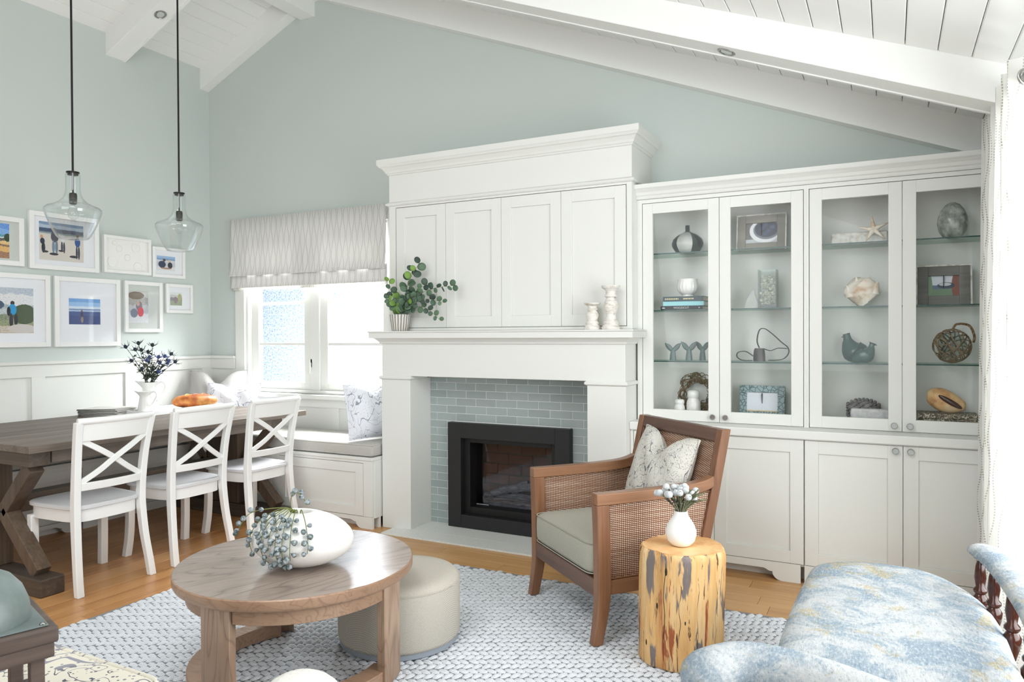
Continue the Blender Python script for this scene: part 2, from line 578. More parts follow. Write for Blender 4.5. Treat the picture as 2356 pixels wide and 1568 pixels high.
photo('photo_cove', [(0, (150, 96, 40)), (0.18, (222, 172, 84)), (0.34, (120, 84, 48)), (0.40, (226, 186, 110)), (0.50, (60, 58, 52)), (0.58, (236, 240, 240)), (0.61, (30, 140, 160)), (0.68, (110, 170, 232)), (0.85, (70, 140, 222))], [(0.95, 0.6, 0.1, 0.12, (40, 70, 40))], 0.06, 0.25)
photo('photo_beach_walk', [(0, (214, 208, 198)), (0.66, (206, 202, 194)), (0.70, (130, 150, 150)), (0.74, (62, 78, 112)), (0.84, (176, 192, 210)), (0.93, (120, 146, 178))],
      [(0.055, 0.60, 0.03, 0.045, (206, 150, 120)), (0.07, 0.49, 0.05, 0.08, (44, 54, 74)), (0.09, 0.32, 0.04, 0.14, (40, 46, 56)), (0.13, 0.22, 0.07, 0.03, (60, 60, 64)),
       (0.33, 0.80, 0.04, 0.06, (58, 50, 50)), (0.34, 0.63, 0.085, 0.15, (84, 82, 96)), (0.31, 0.36, 0.032, 0.17, (120, 140, 160)), (0.38, 0.36, 0.032, 0.17, (112, 132, 154)), (0.32, 0.17, 0.10, 0.035, (58, 60, 70)),
       (0.52, 0.60, 0.05, 0.09, (220, 224, 226)), (0.50, 0.38, 0.022, 0.14, (62, 66, 84)), (0.55, 0.36, 0.022, 0.15, (62, 66, 84)), (0.48, 0.27, 0.06, 0.025, (60, 62, 68)),
       (0.86, 0.72, 0.035, 0.05, (120, 96, 84)), (0.86, 0.54, 0.065, 0.13, (52, 92, 150)), (0.84, 0.26, 0.022, 0.18, (46, 52, 72)), (0.89, 0.25, 0.022, 0.18, (46, 52, 72)), (0.77, 0.14, 0.10, 0.035, (60, 62, 72))], 0.03, 0.05)
photo('photo_two_sitting', [(0, (226, 226, 226)), (0.28, (200, 204, 212)), (0.6, (214, 220, 228)), (0.72, (120, 156, 196)), (0.85, (150, 184, 220))],
      [(0.40, 0.72, 0.08, 0.10, (96, 72, 58)), (0.28, 0.42, 0.20, 0.24, (46, 60, 88)), (0.68, 0.66, 0.08, 0.10, (216, 196, 170)), (0.72, 0.38, 0.13, 0.22, (52, 56, 66)), (0.5, 0.16, 0.3, 0.06, (170, 140, 120))], 0.05, 0.1)
photo('photo_mountain_hike', [(0, (196, 184, 164)), (0.16, (132, 140, 92)), (0.30, (110, 124, 88)), (0.40, (186, 196, 200)), (0.52, (150, 166, 172)), (0.60, (222, 224, 226)), (0.86, (176, 188, 202))],
      [(0.80, 0.42, 0.26, 0.22, (76, 92, 66)), (0.12, 0.62, 0.26, 0.12, (72, 92, 116)), (0.55, 0.66, 0.045, 0.05, (56, 44, 42)), (0.55, 0.52, 0.085, 0.12, (38, 152, 208)), (0.47, 0.48, 0.04, 0.10, (34, 34, 40)), (0.52, 0.28, 0.04, 0.16, (50, 50, 62)), (0.62, 0.30, 0.04, 0.13, (50, 50, 62)), (0.75, 0.10, 0.3, 0.10, (208, 202, 196))], 0.10, 0.3)
photo('photo_sea_shore', [(0, (52, 70, 128)), (0.34, (62, 84, 142)), (0.50, (176, 196, 222)), (0.56, (96, 124, 176)), (0.60, (210, 224, 238)), (0.70, (150, 190, 232)), (0.86, (110, 162, 220))],
      [(0.40, 0.52, 0.03, 0.05, (130, 110, 100)), (0.40, 0.38, 0.045, 0.12, (60, 62, 90)), (0.41, 0.18, 0.04, 0.12, (150, 130, 120))], 0.015, 0.06)
photo('photo_red_jacket', [(0, (214, 216, 220)), (0.30, (176, 178, 184)), (0.55, (150, 146, 140)), (0.80, (186, 190, 186))],
      [(0.55, 0.52, 0.16, 0.15, (128, 120, 132)), (0.62, 0.34, 0.15, 0.15, (206, 72, 84)), (0.50, 0.60, 0.08, 0.08, (190, 160, 146)), (0.3, 0.3, 0.18, 0.14, (120, 128, 146)), (0.4, 0.85, 0.4, 0.12, (120, 108, 92))], 0.10, 0.35)
photo('photo_small_garden', [(0, (146, 156, 120)), (0.35, (120, 120, 118)), (0.6, (196, 196, 192)), (0.8, (222, 226, 224))], [(0.45, 0.4, 0.14, 0.26, (150, 130, 140)), (0.8, 0.6, 0.16, 0.3, (176, 180, 130))], 0.08, 0.3)
photo('photo_blueberries', [(0, (190, 196, 200)), (0.2, (98, 94, 90)), (0.95, (84, 80, 78))],
      [(0.62, 0.62, 0.50, 0.60, (232, 234, 236)), (0.66, 0.66, 0.42, 0.48, (112, 120, 128)), (0.66, 0.70, 0.37, 0.42, (40, 48, 66)), (0.52, 0.74, 0.08, 0.10, (70, 84, 108)), (0.72, 0.60, 0.08, 0.10, (64, 78, 104)), (0.84, 0.78, 0.08, 0.10, (76, 92, 116)), (0.62, 0.90, 0.08, 0.08, (66, 82, 108)), (0.60, 0.46, 0.08, 0.09, (58, 72, 98))], 0.02, 0.12)
photo('photo_boat', [(0, (96, 128, 96)), (0.35, (70, 104, 130)), (0.55, (214, 222, 230)), (0.95, (200, 208, 216))],
      [(0.04, 0.5, 0.10, 0.6, (120, 150, 116)), (0.92, 0.5, 0.16, 0.7, (128, 72, 56)), (0.58, 0.52, 0.28, 0.16, (52, 66, 84)), (0.55, 0.58, 0.2, 0.08, (200, 208, 214))], 0.05, 0.12)
photo('photo_pale_print', [(0, (214, 190, 138)), (0.06, (220, 226, 232)), (0.9, (226, 231, 236))], [], 0.04, 0.15)


# ------------------------------------------------------------------ helpers: things and meshes
WORLD = set()


def tag(o, label=None, cat=None, group=None, kind=None):
    for k, v in (('label', label), ('category', cat), ('group', group), ('kind', kind)):
        if v:
            o[k] = v
    return o


def thing(name, label, cat, loc=(0, 0, 0), rotz=0.0, group=None, world=False, kind=None):
    o = bpy.data.objects.new(name, None)
    COL.objects.link(o)
    o.empty_display_size = 0.05
    o.location = loc
    o.rotation_euler = (0, 0, rotz)
    if world:
        WORLD.add(o.name)
    return tag(o, label, cat, group, kind)


def dup(root, loc, rotz=0.0, label=None, group=None):
    r = root.copy()
    COL.objects.link(r)
    r.location, r.rotation_euler = loc, (0, 0, rotz)
    if label:
        r['label'] = label
    if group:
        r['group'] = group
    for ch in list(root.children):
        c = ch.copy()
        COL.objects.link(c)
        c.parent = r
        for g in list(ch.children):
            d = g.copy()
            COL.objects.link(d)
            d.parent = c
    return r


class MB:
    def __init__(s):
        s.v, s.f, s.uv = [], [], None

    def add(s, vs, fs):
        k = len(s.v)
        s.v += [tuple(p) for p in vs]
        s.f += [tuple(i + k for i in f) for f in fs]
        return s

    def box(s, x0, x1, y0, y1, z0, z1):
        return s.add([(x0, y0, z0), (x1, y0, z0), (x1, y1, z0), (x0, y1, z0), (x0, y0, z1), (x1, y0, z1), (x1, y1, z1), (x0, y1, z1)],
                     [(0, 3, 2, 1), (4, 5, 6, 7), (0, 1, 5, 4), (1, 2, 6, 5), (2, 3, 7, 6), (3, 0, 4, 7)])

    def bar(s, p0, p1, w, h, up=(0, 0, 1)):
        p0, p1, up = Vector(p0), Vector(p1), Vector(up)
        d = (p1 - p0).normalized()
        a = d.cross(up).normalized() * (w / 2)
        b = a.cross(d).normalized() * (h / 2)
        vs = [p + x + y for p in (p0, p1) for x, y in ((-a, -b), (a, -b), (a, b), (-a, b))]
        return s.add(vs, [(0, 1, 2, 3), (7, 6, 5, 4), (0, 4, 5, 1), (1, 5, 6, 2), (2, 6, 7, 3), (3, 7, 4, 0)])

    def prism(s, poly, axis, c0, c1):
        def P(a, b, c):
            return ((c, a, b), (a, c, b), (a, b, c))['xyz'.index(axis)]
        n = len(poly)
        vs = [P(a, b, c0) for a, b in poly] + [P(a, b, c1) for a, b in poly]
        fs = [tuple(range(n))[::-1], tuple(range(n, 2 * n))] + [(i, (i + 1) % n, n + (i + 1) % n, n + i) for i in range(n)]
        if axis == 'y':
            fs = [f[::-1] for f in fs]
        return s.add(vs, fs)

    def loft(s, rings, closed=True, cap=True):
        n = len(rings[0])
        vs = [p for r in rings for p in r]
        fs = []
        for k in range(len(rings) - 1):
            for i in range(n if closed else n - 1):
                j = (i + 1) % n
                fs.append((k * n + i, k * n + j, (k + 1) * n + j, (k + 1) * n + i))
        if cap and closed:
            fs.append(tuple(range(n))[::-1])
            fs.append(tuple(range((len(rings) - 1) * n, len(rings) * n)))
        return s.add(vs, fs)

    def tube(s, pts, r, n=6, cap=True):
        pts = [Vector(p) for p in pts]
        m = len(pts)
        rs = r if isinstance(r, (list, tuple)) else [r] * m
        rings = []
        nrm = None
        for k in range(m):
            d = (pts[min(k + 1, m - 1)] - pts[max(k - 1, 0)]).normalized()
            if nrm is None:
                nrm = d.orthogonal().normalized()
            nrm = (nrm - d * nrm.dot(d)).normalized()
            b = d.cross(nrm)
            rings.append([pts[k] + (nrm * math.cos(2 * PI * i / n) + b * math.sin(2 * PI * i / n)) * rs[k] for i in range(n)])
        return s.loft(rings, True, cap)

    def lathe(s, prof, n=32, c=(0, 0, 0), cap=True, sx=1.0, sy=1.0):
        rings = [[(c[0] + sx * r * math.cos(2 * PI * i / n), c[1] + sy * r * math.sin(2 * PI * i / n), c[2] + z) for i in range(n)] for r, z in prof]
        return s.loft(rings, True, cap)

    def ball(s, c, r, nu=10, nv=6):
        rx, ry, rz = r if isinstance(r, (tuple, list)) else (r, r, r)
        rings = [[(c[0] + rx * math.sin(PI * k / nv) * math.cos(2 * PI * i / nu), c[1] + ry * math.sin(PI * k / nv) * math.sin(2 * PI * i / nu), c[2] - rz * math.cos(PI * k / nv)) for i in range(nu)] for k in range(1, nv)]
        s.loft(rings, True, True)
        return s

    def squad(s, c, r, e1=0.25, e2=0.25, nu=48, nv=16, crown=0.0):
        def pw(t, e):
            return math.copysign(abs(t) ** e, t)
        rings = []
        for k in range(nv + 1):
            ph = -PI / 2 + PI * k / nv
            ph = max(-PI / 2 + 0.002, min(PI / 2 - 0.002, ph))
            ring = []
            for i in range(nu):
                th = 2 * PI * (i + 0.5) / nu
                cr = pw(math.cos(ph), e1)
                x, y, z = cr * pw(math.cos(th), e2), cr * pw(math.sin(th), e2), pw(math.sin(ph), e1)
                ring.append((c[0] + r[0] * x, c[1] + r[1] * y, c[2] + r[2] * z + (crown * (1 - x * x) * (1 - y * y) if z > 0 else 0)))
            rings.append(ring)
        return s.loft(rings, True, True)

    def moulding(s, x0, x1, yf, yb, prof):
        """a run along x with returned ends; prof = (projection, height)"""
        rings = [[(x0 - d, yb, z), (x0 - d, yf - d, z), (x1 + d, yf - d, z), (x1 + d, yb, z)] for d, z in prof]
        return s.loft(rings, True, True)

    def grid(s, fn, nu, nv, closed=False):
        vs = [fn(i / nu, j / nv) for j in range(nv + 1) for i in range(nu + 1)]
        fs = [(j * (nu + 1) + i, j * (nu + 1) + i + 1, (j + 1) * (nu + 1) + i + 1, (j + 1) * (nu + 1) + i) for j in range(nv) for i in range(nu)]
        return s.add(vs, fs)

    def xf(s, mat, start=0):
        s.v[start:] = [tuple(mat @ Vector(p)) for p in s.v[start:]]
        return s

    def mesh(s, name, off=(0, 0, 0)):
        me = bpy.data.meshes.new(name)
        if off[0] or off[1] or off[2]:
            vs = [(a - off[0], b - off[1], c - off[2]) for a, b, c in s.v]
        else:
            vs = s.v
        me.from_pydata(vs, [], s.f)
        me.update()
        return me

    def build(s, name, mat, parent=None, smooth=None, bevel=0.0, seg=2, sub=0, solid=0.0, recalc=True):
        off = [0, 0, 0]
        if parent is not None:
            p = parent
            loc = Vector((0, 0, 0))
            while p is not None:
                loc = loc + Vector(p.location)
                root = p
                p = p.parent
            if root.name in WORLD:
                off = loc
        me = s.mesh(name, off)
        if recalc:
            import bmesh
            bm = bmesh.new()
            bm.from_mesh(me)
            bmesh.ops.recalc_face_normals(bm, faces=bm.faces)
            bm.to_mesh(me)
            bm.free()
        if mat:
            me.materials.append(MAT[mat])
        if smooth is not None:
            me.shade_smooth()
            if smooth < 179:
                me.set_sharp_from_angle(angle=math.radians(smooth))
        if s.uv:
            layer = me.uv_layers.new(name='uv')
            for li, lp in enumerate(me.loops):
                layer.data[li].uv = s.uv[lp.vertex_index]
        o = bpy.data.objects.new(name, me)
        COL.objects.link(o)
        o.parent = parent
        if solid:
            m = o.modifiers.new('solid', 'SOLIDIFY')
            m.thickness = solid
        if bevel:
            m = o.modifiers.new('bevel', 'BEVEL')
            m.width, m.segments, m.limit_method, m.angle_limit = bevel, seg, 'ANGLE', math.radians(40)
            m.harden_normals = False
        if sub:
            m = o.modifiers.new('sub', 'SUBSURF')
            m.levels = m.render_levels = sub
        return o


def struct(o, label=None, cat=None):
    return tag(o, label, cat, None, 'structure')


def catmull(pts, n=6):
    out = []
    P = [Vector(p) for p in pts]
    for i in range(len(P) - 1):
        p0, p1, p2, p3 = P[max(i - 1, 0)], P[i], P[i + 1], P[min(i + 2, len(P) - 1)]
        for k in range(n):
            t = k / n
            out.append(0.5 * ((2 * p1) + (p2 - p0) * t + (2 * p0 - 5 * p1 + 4 * p2 - p3) * t * t + (3 * p1 - p0 - 3 * p2 + p3) * t ** 3))
    out.append(P[-1])
    return out


# ------------------------------------------------------------------ the room
WX, WY = -5.463, 4.585          # faces of the left wall and of the back wall
RX = 0.60                       # face of the right wall
REAR = -2.6


def ceil_z(x):
    return min(3.772 + 0.425 * (x + 5.362), 2.62 - 0.398 * x)


RIDGE = -4.169
mb = MB()
T = 0.13
w0, w1, wz0, wz1 = -5.02, -3.45, 0.86, 2.25
def gable(x): return ceil_z(x) + 0.05
mb.prism([(WX - T, 0), (w0, 0), (w0, gable(w0)), (WX - T, gable(WX - T))], 'y', WY, WY + T)
mb.prism([(w0, 0), (w1, 0), (w1, wz0), (w0, wz0)], 'y', WY, WY + T)
mb.prism([(w0, wz1), (w1, wz1), (w1, gable(w1)), (RIDGE, gable(RIDGE)), (w0, gable(w0))], 'y', WY, WY + T)
mb.prism([(w1, 0), (RX + T, 0), (RX + T, gable(RX + T)), (w1, gable(w1))], 'y', WY, WY + T)
struct(mb.build('wall_back', 'wall_paint'), 'sage grey painted gable wall behind the fireplace', 'wall')
struct(MB().box(WX - T, WX, REAR, WY, 0, gable(WX)).build('wall_left', 'wall_paint'), 'pale grey wall hung with white picture frames', 'wall')
mb = MB()
mb.box(RX, RX + T, 3.55, WY, 0, gable(RX)).box(RX, RX + T, REAR, 0.2, 0, gable(RX)).box(RX, RX + T, 0.2, 3.55, 0, 0.25).box(RX, RX + T, 0.2, 3.55, 2.2, gable(RX))
struct(mb.build('wall_right', 'wall_paint'), 'pale wall behind the dotted curtain', 'wall')

# floor: boards along y under the dining table, along x before the hearth
floor = struct(MB().box(WX, RX, REAR, WY, -0.06, -0.016).build('floor', 'groove'), 'honey oak plank floor', 'floor')


def plank(x0, x1, y0, y1, mat):
    c, g = 0.0012, 0.0008
    x0, x1, y0, y1 = x0 + g, x1 - g, y0 + g, y1 - g
    z0, z1 = -0.016, 0.0
    m = MB()
    m.loft([[(x0, y0, z0), (x1, y0, z0), (x1, y1, z0), (x0, y1, z0)], [(x0, y0, z1 - c), (x1, y0, z1 - c), (x1, y1, z1 - c), (x0, y1, z1 - c)],
            [(x0 + c, y0 + c, z1), (x1 - c, y0 + c, z1), (x1 - c, y1 - c, z1), (x0 + c, y1 - c, z1)]])
    m.build('plank', mat, floor)


SPLIT = -3.20
x = WX
while x < SPLIT - 0.01:
    x2 = min(x + 0.133, SPLIT)
    y = REAR + random.uniform(0, 1.2) - 1.2
    while y < WY:
        y2 = y + random.uniform(1.3, 2.0)
        a, b = max(y, REAR), min(y2, WY)
        if b - a > 0.02:
            plank(x, x2, a, b, 'oak_y')
        y = y2
    x = x2
y = WY
while y > 0.9:
    y2 = y - 0.118
    x = SPLIT - random.uniform(0, 1.4)
    while x < RX:
        x2 = x + random.uniform(1.2, 2.0)
        a, b = max(x, SPLIT), min(x2, RX)
        if b - a > 0.02:
            plank(a, b, y2, y, 'oak_x')
        x = x2
    y = y2
MB().box(SPLIT, RX, REAR, y, -0.016, 0.0).build('plank', 'oak_x', floor)

# ceiling: boards along y on both slopes
mb = MB()
for xa, xb in ((WX - T, RIDGE), (RIDGE, RX + T)):
    mb.prism([(xa, ceil_z(xa) + 0.02), (xb, ceil_z(xb) + 0.02), (xb, ceil_z(xb) + 0.06), (xa, ceil_z(xa) + 0.06)], 'y', REAR, WY)
ceiling = struct(mb.build('ceiling', 'groove'), 'white boarded vaulted ceiling', 'ceiling')


def board(xa, xb):
    g, c = 0.0018, 0.0035
    xa, xb = xa + g, xb - g
    def z(t): return ceil_z(min(max(t, WX - T), RX + T))
    MB().prism([(xa, z(xa) + c), (xa + c, z(xa + c)), (xb - c, z(xb - c)), (xb, z(xb) + c), (xb, z(xb) + 0.019), (xa, z(xa) + 0.019)], 'y', REAR, WY).build('ceiling_board', 'ceiling_paint', ceiling)


x = 0.055 + 0.1235 * 4
while x > RIDGE + 0.01:
    board(max(x - 0.1235, RIDGE), x)
    x -= 0.1235
x = -5.482
while x < RIDGE - 0.01:
    board(x, min(x + 0.1205, RIDGE))
    x += 0.1205


def beam(name, label, x0, x1, y0, y1, drop, lip=True):
    o = MB().prism([(x0, ceil_z(x0) - drop), (x1, ceil_z(x1) - drop), (x1, ceil_z(x1) + 0.03), (x0, ceil_z(x0) + 0.03)], 'y', y0, y1).build(name, 'ceiling_paint', bevel=0.003)
    struct(o, label, 'beam')
    if lip:
        MB().prism([(x0, ceil_z(x0) - drop - 0.006), (x1, ceil_z(x1) - drop - 0.006), (x1, ceil_z(x1) - drop + 0.004), (x0, ceil_z(x0) - drop + 0.004)], 'y', y1 - 0.014, y1 + 0.004).build('edge_strip', 'ceiling_paint', o)
    return o


beam('trim_1', 'white rafter against the gable wall on the long slope', RIDGE, RX, 4.49, WY, 0.187, False)
beam('trim_2', 'white rafter against the gable wall above the picture wall corner', WX, RIDGE, 4.49, WY, 0.186, False)
beam('trim_3', 'white boxed beam with a downlight on the long slope', RIDGE, RX, 3.61, 3.774, 0.168)
beam('trim_4', 'white boxed beam with a downlight over the dining table', WX, RIDGE, 3.61, 3.774, 0.176)
struct(MB().box(-4.354, -4.197, REAR, WY, 3.966, 4.20).build('trim_5', 'ceiling_paint', bevel=0.004), 'white ridge beam meeting the top of the gable wall', 'beam')


def downlight(x, drop, label):
    z = ceil_z(x) - drop
    slope = -0.398 if x > RIDGE else 0.425
    t = thing('downlight', label, 'downlight', (x, 3.69, z), group='recessed downlights in the beams')
    rot = Matrix.Rotation(-math.atan(slope), 4, 'Y')
    MB().lathe([(0.045, 0.0), (0.045, -0.004), (0.040, -0.007), (0.033, -0.004), (0.033, 0.004)], 28).xf(rot).build('trim_ring', 'chrome_ring', t, 50)
    MB().lathe([(0.031, 0.0), (0.029, -0.004), (0.010, -0.005)], 24).xf(rot).build('lamp_face', 'knob_face', t, 50)


downlight(-0.718, 0.168, 'round recessed downlight in the beam above the glass cabinets')
downlight(-4.915, 0.176, 'round recessed downlight in the beam over the dining table')

# wainscot: panels with a cap, on the left wall and beside the window
def wainscot_left():
    t = struct(MB().box(WX, WX + 0.012, REAR, WY, 0.0, 1.14).build('trim_6', 'white_paint'), 'white panelled wainscot below the picture frames', 'wainscot')
    MB().prism([(WX, 1.145), (WX + 0.034, 1.145), (WX + 0.040, 1.150), (WX + 0.040, 1.166), (WX + 0.034, 1.171), (WX, 1.171)], 'y', REAR, WY).build('cap', 'white_paint', t)
    MB().box(WX, WX + 0.026, REAR, WY, 1.057, 1.146).build('rail', 'white_paint', t, bevel=0.002)
    for y in (1.55, 2.29, 3.018, 3.735, 4.47):
        y0, y1 = (y, y + 0.095) if y < 4 else (y, WY)
        MB().box(WX, WX + 0.026, y0, y1, 0.0, 1.058).build('stile', 'white_paint', t, bevel=0.002)
    return t


wainscot_left()
t = struct(MB().box(WX + 0.012, -3.2, WY - 0.012, WY, 0.0, 0.80).build('trim_7', 'white_paint'), 'white panelling under the window and in the corner', 'wainscot')
MB().box(WX + 0.012, -5.13, WY - 0.012, WY, 0.80, 1.146).build('corner_panel', 'white_paint', t)
MB().box(WX, -5.13, WY - 0.026, WY, 1.057, 1.146).build('rail', 'white_paint', t, bevel=0.002)
MB().box(WX, -5.13, WY - 0.040, WY, 1.146, 1.171).build('cap', 'white_paint', t, bevel=0.004)
for x in (-5.46, -5.19, -4.03, -3.3):
    MB().box(x, x + 0.075, WY - 0.026, WY, 0.5, 0.755).build('stile', 'white_paint', t, bevel=0.002)
MB().box(WX, -3.2, WY - 0.026, WY, 0.755, 0.835).build('rail', 'white_paint', t, bevel=0.002)
struct(MB().box(WX + 0.026, WX + 0.04, REAR, 2.4, 0, 0.13).build('baseboard_left', 'white_paint', bevel=0.003), 'white baseboard along the picture wall', 'baseboard')

# ------------------------------------------------------------------ window
win = thing('window_1', 'bright white casement window above the banquette', 'window', ((w0 + w1) / 2, WY, wz0), world=True, kind='structure')
m = MB()
m.box(w0 - 0.105, w0 + 0.005, WY - 0.022, WY + 0.002, wz0 - 0.01, wz1 + 0.1)
m.box(w1 - 0.005, w1 + 0.105, WY - 0.022, WY + 0.002, wz0 - 0.01, wz1 + 0.1)
m.box(w0 + 0.005, w1 - 0.005, WY - 0.022, WY + 0.002, wz1 - 0.005, wz1 + 0.1)
m.build('casing', 'white_paint', win, bevel=0.003)
MB().box(w0 - 0.05, w1 + 0.11, WY - 0.075, WY + 0.1, wz0 - 0.035, wz0).build('window_sill', 'white_paint', win, bevel=0.006)
m = MB()
m.box(w0, w0 + 0.028, WY, WY + 0.13, wz0, wz1).box(w1 - 0.028, w1, WY, WY + 0.13, wz0, wz1).box(w0 + 0.028, w1 - 0.028, WY, WY + 0.13, wz1 - 0.028, wz1).box(w0 + 0.028, w1 - 0.028, WY + 0.02, WY + 0.13, wz0, wz0 + 0.03)
m.build('jamb', 'white_paint', win, bevel=0.002)
MB().box(-4.305, -4.205, WY + 0.03, WY + 0.12, wz0 + 0.03, wz1 - 0.028).build('mullion', 'white_paint', win, bevel=0.003)
for sx0, sx1 in ((-4.992, -4.305), (-4.205, -3.478)):
    m = MB()
    za, zb = wz0 + 0.03, wz1 - 0.028
    ya, yb = WY + 0.045, WY + 0.095
    fw = 0.078
    m.box(sx0, sx0 + fw, ya, yb, za, zb).box(sx1 - fw, sx1, ya, yb, za, zb).box(sx0 + fw, sx1 - fw, ya, yb, za, za + 0.06).box(sx0 + fw, sx1 - fw, ya, yb, zb - 0.06, zb)
    sash = m.build('sash', 'white_paint', win, bevel=0.003)
    MB().box(sx0 + fw, sx1 - fw, ya + 0.024, ya + 0.028, za + 0.06, zb - 0.06).build('pane', 'pane', sash)
    for zz in (1.262, 1.612, 1.95):
        MB().box(sx0 + fw, sx1 - fw, ya + 0.008, yb - 0.008, zz, zz + 0.024).build('glazing_bar', 'white_paint', sash, bevel=0.002)
m = MB().box(-4.315, -4.285, WY + 0.030, WY + 0.046, 1.08, 1.15)
m.bar((-4.30, WY + 0.025, 1.12), (-4.30, WY + 0.018, 1.03), 0.014, 0.012, (1, 0, 0))
m.build('latch', 'white_lacquer', win, bevel=0.002)

# the rendered wall next door
nb = MB().box(-13.0, -1.0, 7.0, 7.15, -0.5, 3.6).build('stucco_wall', 'stucco')
tag(nb, 'pale pebble-dashed wall seen through the casement window', 'wall')
gr = MB().box(-8.0, 1.0, WY + T + 0.02, 9.0, -0.6, -0.5).build('yard_ground', 'grout')
struct(gr, 'pale ground outside between the houses', 'ground')

# roman blind
bl = thing('roman_blind', 'dotted white roman blind half lowered over the window', 'blind', (-4.28, 4.53, 1.74), world=True)
BX0, BX1 = -5.135, -3.445


def cloth_panel(name, prof, parent, x0, x1, mat, rip=0.006, n=60):
    m = MB()
    rows = len(prof)
    L = [0.0]
    for k in range(1, rows):
        L.append(L[-1] + math.hypot(prof[k][0] - prof[k - 1][0], prof[k][1] - prof[k - 1][1]))
    uv = []
    for k, (yy, zz) in enumerate(prof):
        for i in range(n + 1):
            u = i / n
            x = x0 + (x1 - x0) * u
            m.v.append((x, yy + rip * math.sin(x * 31 + zz * 3) * (0.3 + 0.7 * k / rows) + 0.5 * rip * math.sin(x * 67 + 2), zz))
            uv.append((x, L[k]))
    for k in range(rows - 1):
        for i in range(n):
            a = k * (n + 1) + i
            m.f.append((a, a + 1, a + n + 2, a + n + 1))
    m.uv = uv
    return m.build(name, mat, parent, 180, solid=0.004)


MB().box(BX0 + 0.01, BX1 - 0.01, 4.535, 4.56, 2.31, 2.356).build('headrail', 'white_paint', bl)
cloth_panel('blind_cloth', [(4.525, 2.36), (4.522, 2.2), (4.520, 2.05), (4.515, 1.93), (4.507, 1.885), (4.503, 1.868), (4.512, 1.862), (4.528, 1.872)], bl, BX0, BX1, 'blind_cloth')
cloth_panel('lower_fold', [(4.530, 1.90), (4.530, 1.82), (4.526, 1.772), (4.524, 1.762), (4.534, 1.760)], bl, BX0 - 0.008, BX1 + 0.004, 'blind_cloth', 0.004)
cloth_panel('hem', [(4.540, 1.79), (4.540, 1.752), (4.538, 1.742), (4.545, 1.742)], bl, BX0 + 0.004, BX1 + 0.004, 'curtain_cloth', 0.004)

# ------------------------------------------------------------------ joinery
def shaker(name, x0, x1, z0, z1, yf, parent, st=0.062, th=0.020, mat='white_paint', glass=False, recess=0.009):
    m = MB()
    m.box(x0, x0 + st, yf, yf + th, z0, z1).box(x1 - st, x1, yf, yf + th, z0, z1).box(x0 + st, x1 - st, yf, yf + th, z0, z0 + st).box(x0 + st, x1 - st, yf, yf + th, z1 - st, z1)
    if not glass:
        m.box(x0 + st, x1 - st, yf + recess, yf + th - 0.001, z0 + st, z1 - st)
    d = m.build(name, mat, parent, bevel=0.0012, seg=1)
    if glass:
        MB().box(x0 + st - 0.003, x1 - st + 0.003, yf + 0.010, yf + 0.013, z0 + st - 0.003, z1 - st + 0.003).build('pane', 'pane', d)
    return d


def knob(parent, x, y, z):
    rot = Matrix.Translation((x, y, z)) @ Matrix.Rotation(PI / 2, 4, 'X')
    k = MB().lathe([(0.007, 0.0), (0.007, 0.012), (0.0165, 0.016), (0.0165, 0.022), (0.0145, 0.025), (0.013, 0.0235), (0.011, 0.0235)], 24).xf(rot).build('knob', 'steel', parent, 40)
    return k


# benches of the banquette
def bracket_poly(a0, a1, h, foot, depth=0.055):
    """front board of a plinth with scrolled feet at both ends"""
    p = [(a0, 0.0), (a0 + foot * 0.55, 0.0)]
    for k in range(1, 8):
        t = k / 7 * PI / 2
        p.append((a0 + foot * 0.55 + math.sin(t) * foot * 0.30, (1 - math.cos(t)) * depth * 0.75))
    p += [(a0 + foot * 0.95, depth * 0.75), (a0 + foot * 1.10, depth * 0.98)]
    q_ = [(a0 + a1 - u, v) for u, v in reversed(p)]
    return p + q_ + [(a1, h), (a0, h)]


bb = thing('banquette_bench', 'white panelled bench under the window beside the fireplace', 'bench', (-4.2, 4.3, 0), world=True, group='built-in banquette benches')
BY = 4.009
MB().box(-5.44, -3.176, BY + 0.02, WY - 0.03, 0.075, 0.475).build('body', 'white_paint', bb)
MB().box(-5.44, -3.176, BY - 0.008, WY - 0.03, 0.475, 0.497).build('lid', 'white_paint', bb, bevel=0.003)
m = MB().box(-5.0, -3.184, BY, BY + 0.02, 0.455, 0.475).box(-3.262, -3.184, BY, BY + 0.02, 0.083, 0.455).box(-4.13, -4.06, BY, BY + 0.02, 0.083, 0.455)
m.build('face_frame', 'white_paint', bb, bevel=0.0012, seg=1)
shaker('panel', -4.058, -3.265, 0.085, 0.452, BY, bb, 0.065)
shaker('panel', -4.98, -4.133, 0.085, 0.452, BY, bb, 0.065)
MB().prism(bracket_poly(-4.10, -3.184, 0.082, 0.17), 'y', BY, BY + 0.02).build('plinth', 'white_paint', bb)
MB().box(-5.0, -3.176, BY + 0.07, BY + 0.085, 0.0, 0.075).build('kick_board', 'kick_white', bb)

